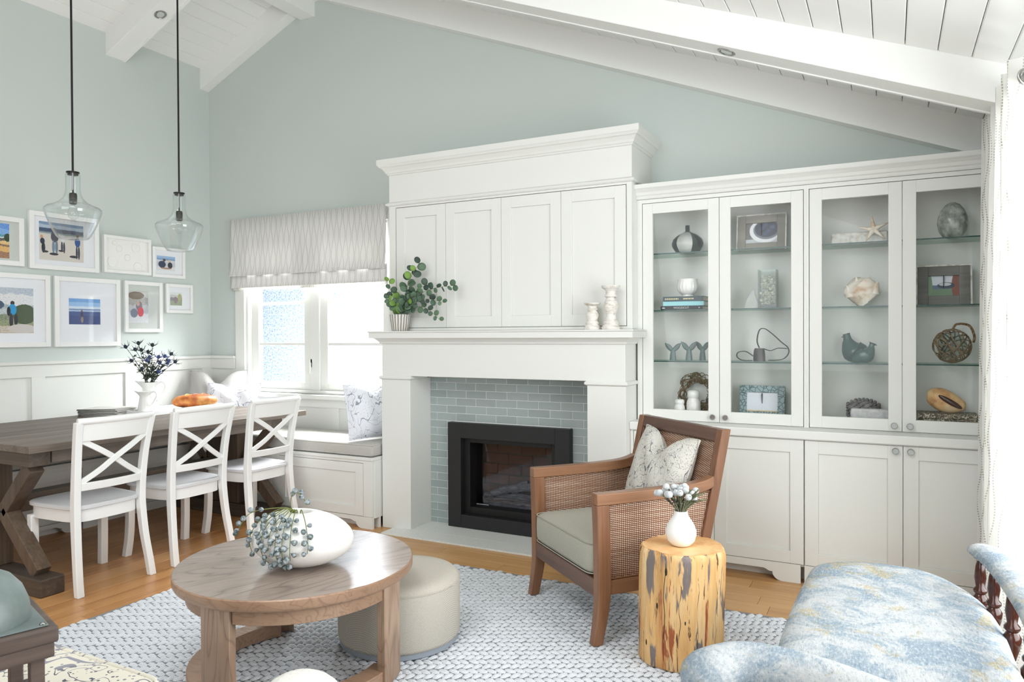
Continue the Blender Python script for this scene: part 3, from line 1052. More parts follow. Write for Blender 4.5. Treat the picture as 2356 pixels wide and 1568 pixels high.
LX = -5.02
bl2 = thing('banquette_bench', 'white panelled bench along the picture wall behind the table', 'bench', (-5.2, 3.0, 0), world=True, group='built-in banquette benches')
MB().box(WX + 0.03, LX - 0.02, 1.7, 4.0, 0.075, 0.455).build('body', 'white_paint', bl2)
MB().box(WX + 0.03, LX + 0.006, 1.7, 4.0, 0.455, 0.478).build('lid', 'white_paint', bl2, bevel=0.003)
def shaker_x(name, y0, y1, z0, z1, xf, parent, st=0.065):
    m = MB()
    a, b = xf - 0.02, xf
    m.box(a, b, y0, y0 + st, z0, z1).box(a, b, y1 - st, y1, z0, z1).box(a, b, y0 + st, y1 - st, z0, z0 + st).box(a, b, y0 + st, y1 - st, z1 - st, z1)
    m.box(a, b - 0.009, y0 + st, y1 - st, z0 + st, z1 - st)
    return m.build(name, 'white_paint', parent, bevel=0.0012, seg=1)


for ya, yb in ((1.75, 2.38), (2.40, 3.10), (3.12, 3.98)):
    shaker_x('panel', ya, yb, 0.085, 0.43, LX, bl2)
    MB().prism(bracket_poly(ya, yb, 0.082, 0.15), 'x', LX - 0.02, LX).build('plinth', 'white_paint', bl2)
MB().box(LX - 0.02, LX, 1.7, 4.0, 0.43, 0.456).build('face_rail', 'white_paint', bl2)
MB().box(LX - 0.09, LX - 0.075, 1.7, 4.0, 0.0, 0.08).build('kick_board', 'kick_white', bl2)

# bench cushions
def box_cushion(name, label, x0, x1, y0, y1, z0, z1, mat, group=None):
    t = thing(name, label, 'cushion', ((x0 + x1) / 2, (y0 + y1) / 2, z0), world=True, group=group)
    c = ((x0 + x1) / 2, (y0 + y1) / 2, (z0 + z1) / 2)
    r = ((x1 - x0) / 2, (y1 - y0) / 2, (z1 - z0) / 2)
    MB().box(x0, x1, y0, y1, z0, z1).build('cushion_body', mat, t, 180, bevel=0.022, seg=4)
    for zz in (z1 - 0.010, z0 + 0.010):
        i = 0.003
        p = [(x0 + i, y0 + i, zz), (x1 - i, y0 + i, zz), (x1 - i, y1 - i, zz), (x0 + i, y1 - i, zz), (x0 + i, y0 + i, zz)]
        MB().tube(p, 0.0035, 5).build('piping', mat, t, 180)
    return t


box_cushion('bench_cushion', 'pale grey linen bench cushion under the window', -5.00, -3.185, 4.012, 4.545, 0.499, 0.588, 'bench_linen', 'bench cushions')
box_cushion('bench_cushion', 'pale grey linen bench cushion along the picture wall', -5.425, -5.03, 1.75, 4.0, 0.480, 0.565, 'bench_linen', 'bench cushions')


def pillow(name, label, w, h, t, loc, rz, tilt, mat, dent=0.06, roll=0.0, piping=None, group=None):
    """a throw pillow standing on its lower edge, pushed in at the middle of the top"""
    root = thing(name, label, 'pillow', loc, rz, group)
    N = 26
    rot = Matrix.Rotation(roll, 4, 'Y') @ Matrix.Rotation(tilt, 4, 'X')

    def shape(u, v, side):
        # u, v in -1..1
        pin = 0.045
        x = w / 2 * u * (1 - pin * (1 - v * v) * abs(u))
        z = h / 2 * v * (1 - pin * (1 - u * u) * abs(v))
        k = max(0.0, (v + 0.15) / 1.15)
        z -= dent * math.exp(-(u / 0.34) ** 2) * k ** 1.5
        th = t / 2 * ((1 - abs(u) ** 2.6) * (1 - abs(v) ** 2.6)) ** 0.55
        th *= 1 - 0.25 * math.exp(-(u / 0.25) ** 2) * k ** 2
        th += 0.006 * math.sin(u * 9 + v * 5) * (1 - u * u) * (1 - v * v)
        return Vector((x, side * th, z + h / 2))
    m = MB()
    for sd in (-1, 1):
        m.grid(lambda a, b: shape(a * 2 - 1, b * 2 - 1, sd), N, N)
    m.xf(rot)
    m.build('pillow_body', mat, root, 180)
    loop = [shape(-1 + 2 * i / N, -1, 1) for i in range(N)] + [shape(1, -1 + 2 * i / N, 1) for i in range(N)] + [shape(1 - 2 * i / N, 1, 1) for i in range(N)] + [shape(-1, 1 - 2 * i / N, 1) for i in range(N + 1)]
    MB().tube([rot @ p for p in loop], 0.0045, 6).build('piping', piping or mat, root, 180)
    return root


pillow('throw_pillow', 'grey linen throw pillow in the banquette corner', 0.50, 0.46, 0.17, (-5.12, 4.33, 0.602), math.radians(28), math.radians(-14), 'linen_grey', 0.12, piping='linen_grey')
pillow('throw_pillow', 'white branch-printed throw pillow in front of the grey linen one', 0.46, 0.37, 0.16, (-4.84, 4.23, 0.600), math.radians(24), math.radians(-20), 'branch_print', 0.07)
pillow('throw_pillow', 'white branch-printed throw pillow against the fireplace side', 0.46, 0.40, 0.15, (-3.315, 4.25, 0.600), math.radians(66), math.radians(-14), 'branch_print', 0.05)

# ------------------------------------------------------------------ fireplace
fp = thing('fireplace_surround', 'white painted fireplace mantel with plain pilasters', 'fireplace', (-2.27, 4.3, 0), world=True)
PY = 4.10
MB().box(-3.167, -2.925, PY, WY, 0.0, 1.045).build('pilaster', 'white_paint', fp, bevel=0.003)
MB().box(-1.625, -1.381, PY, WY, 0.0, 1.045).build('pilaster', 'white_paint', fp, bevel=0.003)
for xa, xb in ((-3.167, -2.925), (-1.625, -1.381)):
    MB().moulding(xa, xb, PY, 4.29, [(0.0, 1.036), (0.014, 1.045), (0.014, 1.058), (0.004, 1.066)]).build('capital', 'white_paint', fp, bevel=0.001)
MB().box(-3.163, -1.385, PY + 0.002, WY, 1.064, 1.335).build('frieze', 'white_paint', fp, bevel=0.003)
MB().moulding(-3.163, -1.385, PY + 0.002, 4.29, [(0.0, 1.285), (0.012, 1.288), (0.016, 1.300), (0.034, 1.318), (0.040, 1.324), (0.066, 1.326), (0.066, 1.362), (0.074, 1.366), (0.074, 1.374)]).build('mantel_shelf', 'white_paint', fp, bevel=0.001)
MB().box(-3.237, -1.3735, 4.29, WY, 1.330, 1.374).build('shelf_back', 'white_paint', fp)

TY = 4.346
ti = thing('tile_surround', 'grey-green glazed brick tiles around the firebox', 'tiles', (-2.32, TY, 0.012), world=True)
ta, tb = -2.925, -1.720
ix0, ix1, iz0, iz1 = -2.744, -1.822, 0.014, 0.738
m = MB()
m.box(ta, ix0 + 0.05, TY + 0.003, TY + 0.02, 0.012, 1.046).box(ix1 - 0.05, -1.625, TY + 0.003, TY + 0.02, 0.012, 1.046).box(ix0 + 0.05, ix1 - 0.05, TY + 0.003, TY + 0.02, iz1 - 0.05, 1.046)
m.build('grout_bed', 'grout', ti)
tile_cache = {}
row = 0
zt = 1.010
rows = [(1.010, 1.046)]
while zt > 0.02:
    rows.append((max(zt - 0.0535, 0.012), zt))
    zt -= 0.0535
for r, (za, zb) in enumerate(rows):
    off = -2.785 if r % 2 == 0 else -2.868
    x = off - 0.16 * 2
    while x < -1.625:
        a, b = max(x, ta), min(x + 0.16, -1.625)
        x += 0.16
        segs = [(a, b)]
        if za < iz1 and zb > iz0:
            segs = [(a, min(b, ix0 + 0.02)), (max(a, ix1 - 0.02), b)]
        for sa, sb in segs:
            g = 0.0020
            if sb - sa < 0.012 or zb - za < 0.008:
                continue
            key = (round(sb - sa, 4), round(zb - za, 4))
            if key not in tile_cache:
                w_, h_ = sb - sa - 2 * g, zb - za - 2 * g
                c = 0.0015
                mm = MB().loft([[(-w_ / 2, 0.008, -h_ / 2), (w_ / 2, 0.008, -h_ / 2), (w_ / 2, 0.008, h_ / 2), (-w_ / 2, 0.008, h_ / 2)],
                                [(-w_ / 2, c, -h_ / 2), (w_ / 2, c, -h_ / 2), (w_ / 2, c, h_ / 2), (-w_ / 2, c, h_ / 2)],
                                [(-w_ / 2 + c, 0, -h_ / 2 + c), (w_ / 2 - c, 0, -h_ / 2 + c), (w_ / 2 - c, 0, h_ / 2 - c), (-w_ / 2 + c, 0, h_ / 2 - c)]])
                me = mm.mesh('tile')
                me.materials.append(MAT['tile_glaze'])
                tile_cache[key] = me
            o = bpy.data.objects.new('tile', tile_cache[key])
            COL.objects.link(o)
            o.parent = ti
            o.location = Vector(((sa + sb) / 2, TY, (za + zb) / 2)) - Vector(ti.location)

tag(MB().box(-3.062, -1.52, 3.945, PY + 0.005, 0.0005, 0.012).box(-2.925, -1.625, PY + 0.005, TY + 0.02, 0.0005, 0.012).build('hearth_slab', 'hearth_stone', bevel=0.0015), 'pale speckled stone hearth slab before the firebox', 'hearth')

ins = thing('fireplace_insert', 'black steel gas fireplace insert with grey logs', 'fireplace insert', (-2.283, TY, 0.012), world=True)
fy = TY - 0.055
def ring_frame(x0, x1, z0, z1, wl, wt, wb, ya, yb):
    m = MB()
    m.box(x0, x0 + wl, ya, yb, z0, z1).box(x1 - wl, x1, ya, yb, z0, z1).box(x0 + wl, x1 - wl, ya, yb, z1 - wt, z1).box(x0 + wl, x1 - wl, ya, yb, z0, z0 + wb)
    return m


ring_frame(ix0, ix1, 0.0135, iz1, 0.105, 0.105, 0.09, fy, TY - 0.001).build('outer_frame', 'insert_metal', ins, bevel=0.003)
ring_frame(ix0 + 0.105, ix1 - 0.105, 0.103, iz1 - 0.105, 0.045, 0.035, 0.05, TY - 0.005, TY + 0.09).build('inner_frame', 'insert_dark', ins, bevel=0.002)
gx0, gx1, gz0, gz1 = ix0 + 0.15, ix1 - 0.15, 0.155, iz1 - 0.14
m = MB()
m.box(gx0 - 0.03, gx0 - 0.02, TY + 0.09, TY + 0.23, gz0 - 0.05, gz1 + 0.04).box(gx1 + 0.02, gx1 + 0.03, TY + 0.09, TY + 0.23, gz0 - 0.05, gz1 + 0.04)
m.box(gx0 - 0.03, gx1 + 0.03, TY + 0.225, TY + 0.235, gz0 - 0.05, gz1 + 0.04).box(gx0 - 0.03, gx1 + 0.03, TY + 0.09, TY + 0.23, gz0 - 0.05, gz0 - 0.04).box(gx0 - 0.03, gx1 + 0.03, TY + 0.09, TY + 0.23, gz1 + 0.04, gz1 + 0.05)
m.build('firebox', 'insert_dark', ins)
for r in range(6):
    z = gz0 - 0.03 + r * 0.075
    x = gx0 - (0.09 if r % 2 else 0.0)
    while x < gx1:
        a, b = max(x, gx0 - 0.018) + 0.004, min(x + 0.19, gx1 + 0.018) - 0.004
        if b - a > 0.02:
            MB().box(a, b, TY + 0.215, TY + 0.2245, z + 0.004, min(z + 0.071, gz1 + 0.035)).build('liner_brick', 'fire_brick', ins, bevel=0.002, seg=1)
        x += 0.19
for a, b, r in (((gx0 + 0.03, TY + 0.16, gz0 + 0.03), (gx1 - 0.03, TY + 0.15, gz0 + 0.05), 0.042), ((gx0 + 0.10, TY + 0.13, gz0 + 0.07), (gx0 + 0.36, TY + 0.19, gz0 + 0.15), 0.028), ((gx0 + 0.24, TY + 0.18, gz0 + 0.10), (gx1 - 0.10, TY + 0.12, gz0 + 0.17), 0.030), ((gx0 + 0.05, TY + 0.12, gz0 + 0.0), (gx1 - 0.10, TY + 0.115, gz0 + 0.01), 0.035)):
    pts = [Vector(a).lerp(Vector(b), k / 6) + Vector((0, 0, random.uniform(-0.008, 0.008))) for k in range(7)]
    MB().tube(pts, [r * random.uniform(0.85, 1.1) for _ in pts], 10).build('log', 'log_grey', ins, 60)
MB().box(gx0 - 0.01, gx1 + 0.01, TY + 0.082, TY + 0.085, gz0 - 0.01, gz1 + 0.01).build('glass_front', 'fire_glass', ins)
lb = MB().box(gx0, gx0 + 0.10, TY + 0.078, TY + 0.081, gz0 - 0.006, gz0 + 0.008).build('maker_plate', 'insert_dark', ins)
m = MB()
x = gx0 + 0.004
while x < gx0 + 0.094:
    wl = random.uniform(0.004, 0.009)
    m.box(x, x + wl, TY + 0.0772, TY + 0.078, gz0 - 0.001, gz0 + 0.003)
    x += wl + 0.002
m.build('lettering', 'grey_print', lb)

# overmantel cabinet with four doors and a crown
oc = thing('overmantel_cabinet', 'white four-door cabinet with crown moulding above the mantel', 'cabinet', (-2.27, 4.4, 1.376), world=True)
OY = 4.195
m = MB()
m.box(-3.163, -3.11, OY, OY + 0.02, 1.376, 2.262).box(-1.405, -1.372, OY, OY + 0.02, 1.376, 2.262).box(-3.11, -1.405, OY, OY + 0.02, 2.246, 2.262).box(-3.11, -1.405, OY, OY + 0.02, 1.376, 1.394)
m.build('face_frame', 'white_paint', oc, bevel=0.001, seg=1)
MB().box(-3.163, -1.372, OY + 0.02, WY, 1.376, 2.262).build('body', 'white_paint', oc)
for a, b in ((-3.106, -2.692), (-2.692, -2.262), (-2.262, -1.835), (-1.835, -1.409)):
    shaker('door', a + 0.0012, b - 0.0012, 1.398, 2.2425, OY + 0.002, oc, 0.072, 0.017)
MB().moulding(-3.163, -1.372, OY, WY, [(0.0, 2.258), (0.014, 2.262), (0.020, 2.270), (0.020, 2.276), (0.006, 2.284), (0.0, 2.288)]).build('bead', 'white_paint', oc)
MB().box(-3.163, -1.372, OY + 0.001, WY, 2.262, 2.52).build('frieze_box', 'white_paint', oc)
MB().moulding(-3.163, -1.372, OY, WY, [(0.0, 2.475), (0.008, 2.478), (0.012, 2.488), (0.018, 2.490), (0.024, 2.505), (0.036, 2.520), (0.042, 2.526), (0.050, 2.528), (0.058, 2.540), (0.064, 2.545), (0.064, 2.582)]).build('crown', 'white_paint', oc, bevel=0.0008, seg=1)

# ------------------------------------------------------------------ glass-door cabinets
UY = 4.294


def upper_unit(label, x0, x1, doors):
    t = thing('display_cabinet', label, 'cabinet', ((x0 + x1) / 2, 4.44, 0.826), world=True, group='glass-fronted display cabinets')
    z0, z1 = 0.8265, 2.16
    m = MB()
    m.box(x0, x0 + 0.016, UY + 0.024, WY, z0, z1).box(x1 - 0.016, x1, UY + 0.024, WY, z0, z1).box(x0, x1, UY + 0.024, WY, z1 - 0.018, z1).box(x0, x1, UY + 0.024, WY, z0, z0 + 0.02).box(x0, x1, WY - 0.008, WY, z0, z1)
    m.build('body', 'white_paint', t)
    f = MB()
    d0, d1 = doors[0][0], doors[-1][1]
    f.box(x0, d0 - 0.002, UY, UY + 0.024, z0, z1).box(d1 + 0.002, x1, UY, UY + 0.024, z0, z1).box(d0 - 0.002, d1 + 0.002, UY, UY + 0.024, 2.137, z1).box(d0 - 0.002, d1 + 0.002, UY + 0.003, UY + 0.024, z0, 0.829)
    f.build('face_frame', 'white_paint', t, bevel=0.001, seg=1)
    for k, (a, b) in enumerate(doors):
        d = shaker('door', a + 0.0013, b - 0.0013, 0.8315, 2.134, UY + 0.001, t, 0.0625, 0.022, glass=True)
        knob(d, (b - 0.036) if k == 0 else (a + 0.036), UY, 0.8625)
    for zz in (1.184, 1.491, 1.834):
        sh = MB().box(x0 + 0.018, x1 - 0.018, UY + 0.034, WY - 0.012, zz - 0.0065, zz).build('glass_shelf', 'shelf_glass', t)
        MB().box(x0 + 0.018, x1 - 0.018, UY + 0.0325, UY + 0.0345, zz - 0.0068, zz + 0.0003).build('polished_edge', 'shelf_edge', sh)
        for px in (x0 + 0.016, x1 - 0.028):
            for py in (UY + 0.08, WY - 0.06):
                MB().box(px, px + 0.012, py, py + 0.008, zz - 0.014, zz - 0.0069).build('shelf_pin', 'dull_steel', sh)
    return t


upper_unit('white two-door glass display cabinet beside the fireplace', -1.372, -0.411, [(-1.339, -0.881), (-0.881, -0.426)])
upper_unit('white two-door glass display cabinet beside the curtain', -0.411, 0.535, [(-0.396, 0.053), (0.053, 0.505)])
cr = MB().prism([(WY, 2.161), (UY, 2.161), (UY - 0.010, 2.161), (UY - 0.014, 2.168), (UY - 0.016, 2.178), (UY - 0.024, 2.184), (UY - 0.030, 2.200), (UY - 0.044, 2.214), (UY - 0.050, 2.218), (UY - 0.054, 2.222), (UY - 0.054, 2.246), (WY, 2.246)], 'x', -1.372, RX - 0.02)
tag(cr.build('cabinet_crown', 'white_paint', bevel=0.0008, seg=1), 'white crown moulding running over both display cabinets', 'moulding')
tag(MB().box(-1.3805, RX - 0.02, 4.156, WY, 0.78, 0.826).build('countertop', 'white_paint', bevel=0.004), 'white continuous countertop under the display cabinets', 'countertop')

LY = 4.175


def lower_unit(label, x0, x1, doors, feet):
    t = thing('base_cabinet', label, 'cabinet', ((x0 + x1) / 2, 4.38, 0), world=True, group='white base cabinets')
    MB().box(x0, x1, LY + 0.022, WY, 0.085, 0.7795).build('body', 'white_paint', t)
    f = MB()
    d0, d1 = doors[0][0], doors[-1][1]
    if d0 - x0 > 0.004:
        f.box(x0, d0 - 0.002, LY, LY + 0.022, 0.085, 0.7795)
    if x1 - d1 > 0.004:
        f.box(d1 + 0.002, x1, LY, LY + 0.022, 0.085, 0.7795)
    f.box(d0 - 0.002, d1 + 0.002, LY + 0.002, LY + 0.022, 0.774, 0.7795)
    f.build('face_frame', 'white_paint', t)
    for k, (a, b) in enumerate(doors):
        d = shaker('door', a + 0.0013, b - 0.0013, 0.103, 0.7725, LY, t, 0.068)
        knob(d, (b - 0.034) if k == 0 else (a + 0.034), LY, 0.7475)
    MB().prism([(u, v * 1.0) for u, v in bracket_poly(feet[0], feet[1], 0.100, 0.17, 0.062)], 'y', LY, LY + 0.02).build('plinth', 'white_paint', t)
    MB().box(x0, x1, LY + 0.09, LY + 0.105, 0.0, 0.085).build('kick_board', 'kick_white', t)
    return t


lower_unit('white two-door base cabinet behind the cane armchair', -1.379, -0.412, [(-1.359, -0.887), (-0.887, -0.413)], (-1.36, -0.43))
lower_unit('white two-door base cabinet beside the curtain', -0.411, 0.535, [(-0.410, 0.056), (0.056, 0.515)], (-0.41, 0.52))

# ------------------------------------------------------------------ curtain and rod
cu = thing('curtain', 'white dotted curtain hanging from a steel rod by metal rings', 'curtain', (0.43, 3.6, 0.0), world=True)
m = MB()
N, K = 150, 26
uv = []
pts = []
for i in range(N + 1):
    t = i / N
    y = 4.09 - 0.99 * t
    ph = t * 6.0 * 2 * PI
    pts.append((y, ph))
for k in range(K + 1):
    h = k / K
    z = 0.012 + (2.335 - 0.012) * h
    amp = 0.050 + 0.012 * (1 - h)
    L = 0.0
    px = py = None
    for i, (y, ph) in enumerate(pts):
        sway = 0.012 * math.sin(2.2 * h + i * 0.05) * (1 - h)
        x = 0.425 + amp * math.cos(ph + 0.5 * math.sin(3 * h + i * 0.03)) + sway - 0.022 * (1 - h) * (1 - i / N)
        yy = y + 0.016 * math.sin(2 * ph)
        m.v.append((x, yy, z))
        if px is not None:
            L += math.hypot(x - px, yy - py)
        px, py = x, yy
        uv.append((L, z))
for k in range(K):
    for i in range(N):
        a = k * (N + 1) + i
        m.f.append((a, a + 1, a + N + 2, a + N + 1))
m.uv = uv
m.build('curtain_cloth', 'curtain_cloth', cu, 180)
for i in range(12):
    t = (i + 0.5) / 12.0
    y = 4.09 - 0.99 * t
    g = MB()
    rr = 0.026
    tilt = 0.55 if i % 2 else -0.55
    loop = [(0.425 + rr * math.cos(2 * PI * j / 20) * math.cos(tilt), y + rr * math.cos(2 * PI * j / 20) * math.sin(tilt), 2.255 + rr * math.sin(2 * PI * j / 20)) for j in range(21)]
    g.tube(loop, 0.0055, 6)
    g.build('curtain_ring', 'steel', cu, 180)
rod = thing('curtain_rod', 'brushed steel curtain rod along the side wall', 'curtain rod', (0.425, 2.2, 2.255), world=True)
MB().tube([(0.425, 0.1, 2.255), (0.425, 4.16, 2.255)], 0.0125, 16).build('pole', 'dull_steel', rod, 40)
MB().ball((0.425, 4.18, 2.255), 0.024, 16, 10).build('finial', 'dull_steel', rod, 180)
for y in (0.4, 4.13):
    MB().tube([(0.425, y, 2.255), (RX, y, 2.255)], 0.008, 10).build('bracket', 'dull_steel', rod, 40)

# ------------------------------------------------------------------ picture frames on the left wall
def picture(label, y0, y1, z0, z1, fw, depth, art, matb, pic=None, group='white picture frames on the wall'):
    t = thing('picture_frame', label, 'picture frame', (WX, (y0 + y1) / 2, z0), world=True, group=group)
    x0, x1 = WX + 0.002, WX + depth
    m = MB()
    m.box(x0, x1, y0, y0 + fw, z0, z1).box(x0, x1, y1 - fw, y1, z0, z1).box(x0, x1, y0 + fw, y1 - fw, z0, z0 + fw).box(x0, x1, y0 + fw, y1 - fw, z1 - fw, z1)
    m.build('frame', 'white_lacquer', t, bevel=0.0015, seg=1)
    MB().box(x0, x0 + depth * 0.45, y0 + fw, y1 - fw, z0 + fw, z1 - fw).build('mat_board', matb, t)
    if pic:
        a, b, c, d = pic
        xp = x0 + depth * 0.45 + 0.0008
        m = MB()
        m.v = [(xp, a, c), (xp, b, c), (xp, b, d), (xp, a, d), (xp - 0.001, a, c), (xp - 0.001, b, c), (xp - 0.001, b, d), (xp - 0.001, a, d)]
        m.f = [(0, 1, 2, 3), (7, 6, 5, 4), (0, 4, 5, 1), (1, 5, 6, 2), (2, 6, 7, 3), (3, 7, 4, 0)]
        m.uv = [(0, 0), (1, 0), (1, 1), (0, 1)] * 2
        m.build('print', art, t, recalc=False)
    if art:
        MB().box(x1 - 0.006, x1 - 0.004, y0 + fw, y1 - fw, z0 + fw, z1 - fw).build('picture_glass', 'picture_glass', t)
    return t


picture('white frame with a cove beach photo, top row, cut by the picture edge', 2.58, 2.978, 1.844, 2.183, 0.034, 0.030, 'photo_cove', 'mat_board_grey', (2.66, 2.885, 1.893, 2.132))
picture('large white frame with four people standing on a pale beach', 3.012, 3.525, 1.837, 2.251, 0.034, 0.032, 'photo_beach_walk', 'mat_board', (3.085, 3.41, 1.906, 2.183))
sb = picture('white shadow box with five raised white discs', 3.56, 3.968, 1.848, 2.142, 0.024, 0.040, None, 'ceramic_matte')
for k, (yy, zz, r) in enumerate(((3.655, 2.085, 0.020), (3.695, 2.045, 0.026), (3.840, 2.062, 0.038), (3.640, 1.938, 0.044), (3.765, 1.978, 0.026), (3.855, 1.912, 0.036))):
    MB().lathe([(r, 0.0), (r, 0.004), (r * 0.8, 0.008), (r * 0.4, 0.005), (r * 0.1, 0.005)], 24).xf(Matrix.Translation((WX + 0.020, yy, zz)) @ Matrix.Rotation(PI / 2, 4, 'Y')).build('disc', 'ceramic_matte', sb, 60)
picture('small white frame with two people sitting on sand', 3.987, 4.303, 1.841, 2.095, 0.026, 0.028, 'photo_two_sitting', 'mat_board', (4.034, 4.209, 1.901, 2.023))
picture('white frame with a hiker in a blue jacket above a valley', 2.62, 3.154, 1.274, 1.793, 0.034, 0.030, 'photo_mountain_hike', 'mat_board', (2.73, 3.041, 1.373, 1.691))
picture('square white frame with a small blue sea photo', 3.185, 3.698, 1.272, 1.794, 0.034, 0.030, 'photo_sea_shore', 'mat_board', (3.295, 3.538, 1.439, 1.634))
picture('upright white frame with a red jacket in the photo', 3.737, 4.077, 1.379, 1.794, 0.030, 0.030, 'photo_red_jacket', 'mat_board_grey', (3.768, 3.950, 1.457, 1.718))
picture('smallest white frame, lower row, nearest the corner', 4.115, 4.380, 1.544, 1.792, 0.026, 0.026, 'photo_small_garden', 'mat_board', (4.159, 4.275, 1.610, 1.722))

# ------------------------------------------------------------------ pendant lamps
def pendant(x, y, label):
    z = 2.362
    t = thing('pendant_lamp', label, 'pendant lamp', (x, y, z), group='glass pendant lamps over the table')
    top = ceil_z(x) - z
    MB().lathe([(0.06, top), (0.06, top - 0.02), (0.012, top - 0.03)], 24).build('canopy', 'black_metal', t, 50)
    MB().tube([(0, 0, 0.0), (0, 0, top - 0.01)], 0.0062, 10).build('rod', 'black_metal', t, 60)
    MB().lathe([(0.008, 0.012), (0.037, 0.006), (0.037, -0.002), (0.030, -0.004), (0.030, -0.014), (0.006, -0.016)], 24).build('cap', 'black_metal', t, 40)
    sk = MB().tube([(0, 0, -0.015), (0, 0, -0.125)], 0.0055, 8).build('stem', 'bronze_metal', t, 60)
    MB().lathe([(0.008, -0.122), (0.019, -0.126), (0.022, -0.135), (0.022, -0.188), (0.018, -0.194)], 20).build('socket', 'bronze_metal', t, 40)
    MB().lathe([(0.009, -0.192), (0.011, -0.205), (0.024, -0.225), (0.031, -0.250), (0.026, -0.275), (0.010, -0.289)], 18).build('bulb', 'bulb', t, 180)
    prof = [(0.040, -0.004), (0.0415, -0.02), (0.0415, -0.10), (0.045, -0.13), (0.056, -0.158), (0.080, -0.182), (0.118, -0.202), (0.148, -0.214), (0.158, -0.226), (0.158, -0.240), (0.150, -0.268), (0.134, -0.312), (0.112, -0.362), (0.096, -0.392), (0.082, -0.408), (0.050, -0.414), (0.005, -0.414)]
    inner = [(max(r - 0.003, 0.004), zz + (0.003 if k > 12 else 0.0)) for k, (r, zz) in enumerate(prof)]
    m = MB().lathe(prof + inner[::-1], 48, cap=False)
    m.build('glass_shade', 'pendant_glass', t, 180)
    return t


pendant(-4.5, 2.755, 'clear glass bottle pendant in front of the large beach photo')
pendant(-4.5, 3.515, 'clear glass bottle pendant nearer the window corner')

# ------------------------------------------------------------------ dining table
dt = thing('dining_table', 'dark weathered wood trestle dining table', 'table', (-4.56, 3.16, 0), world=True)
TZ = 0.781
tx0, tx1, ty0, ty1 = -5.19, -3.93, 2.165, 4.165
n = 7
for i in range(n):
    a = tx0 + (tx1 - tx0) * i / n
    b = tx0 + (tx1 - tx0) * (i + 1) / n
    MB().box(a + 0.0008, b - 0.0008, ty0, ty1, TZ - 0.038, TZ).build('top_board', 'dark_y', dt, bevel=0.002, seg=1)
for x in (-5.09, -4.0):
    MB().box(x - 0.03, x + 0.03, ty0 + 0.14, ty1 - 0.31, TZ - 0.105, TZ - 0.0385).build('apron', 'dark_y', dt, bevel=0.003)
for yc in (2.245, 3.91):
    MB().box(-5.10, -3.975, yc - 0.055, yc + 0.055, TZ - 0.115, TZ - 0.0385).build('top_beam', 'dark_x', dt, bevel=0.004)
    MB().box(-5.0, -3.874, yc - 0.064, yc + 0.064, 0.0, 0.095).build('foot_beam', 'dark_x', dt, bevel=0.008)
    for xc in (-4.40, -4.57):
        MB().box(xc - 0.075, xc + 0.075, yc - 0.05, yc + 0.05, 0.096, TZ - 0.1155).build('post', 'dark_z', dt, bevel=0.004)
    for sg, xa in ((1, -4.325), (-1, -4.645)):
        mid = (xa + sg * 0.045, yc, 0.40)
        MB().bar(mid, (xa + sg * 0.30, yc, TZ - 0.12), 0.075, 0.075, (0, 1, 0)).build('brace', 'dark_z', dt, bevel=0.003)
        MB().bar(mid, (xa + sg * 0.355, yc, 0.105), 0.075, 0.075, (0, 1, 0)).build('brace', 'dark_z', dt, bevel=0.003)
MB().box(-4.535, -4.435, 2.30, 3.86, 0.34, 0.44).build('stretcher', 'dark_y', dt, bevel=0.004)

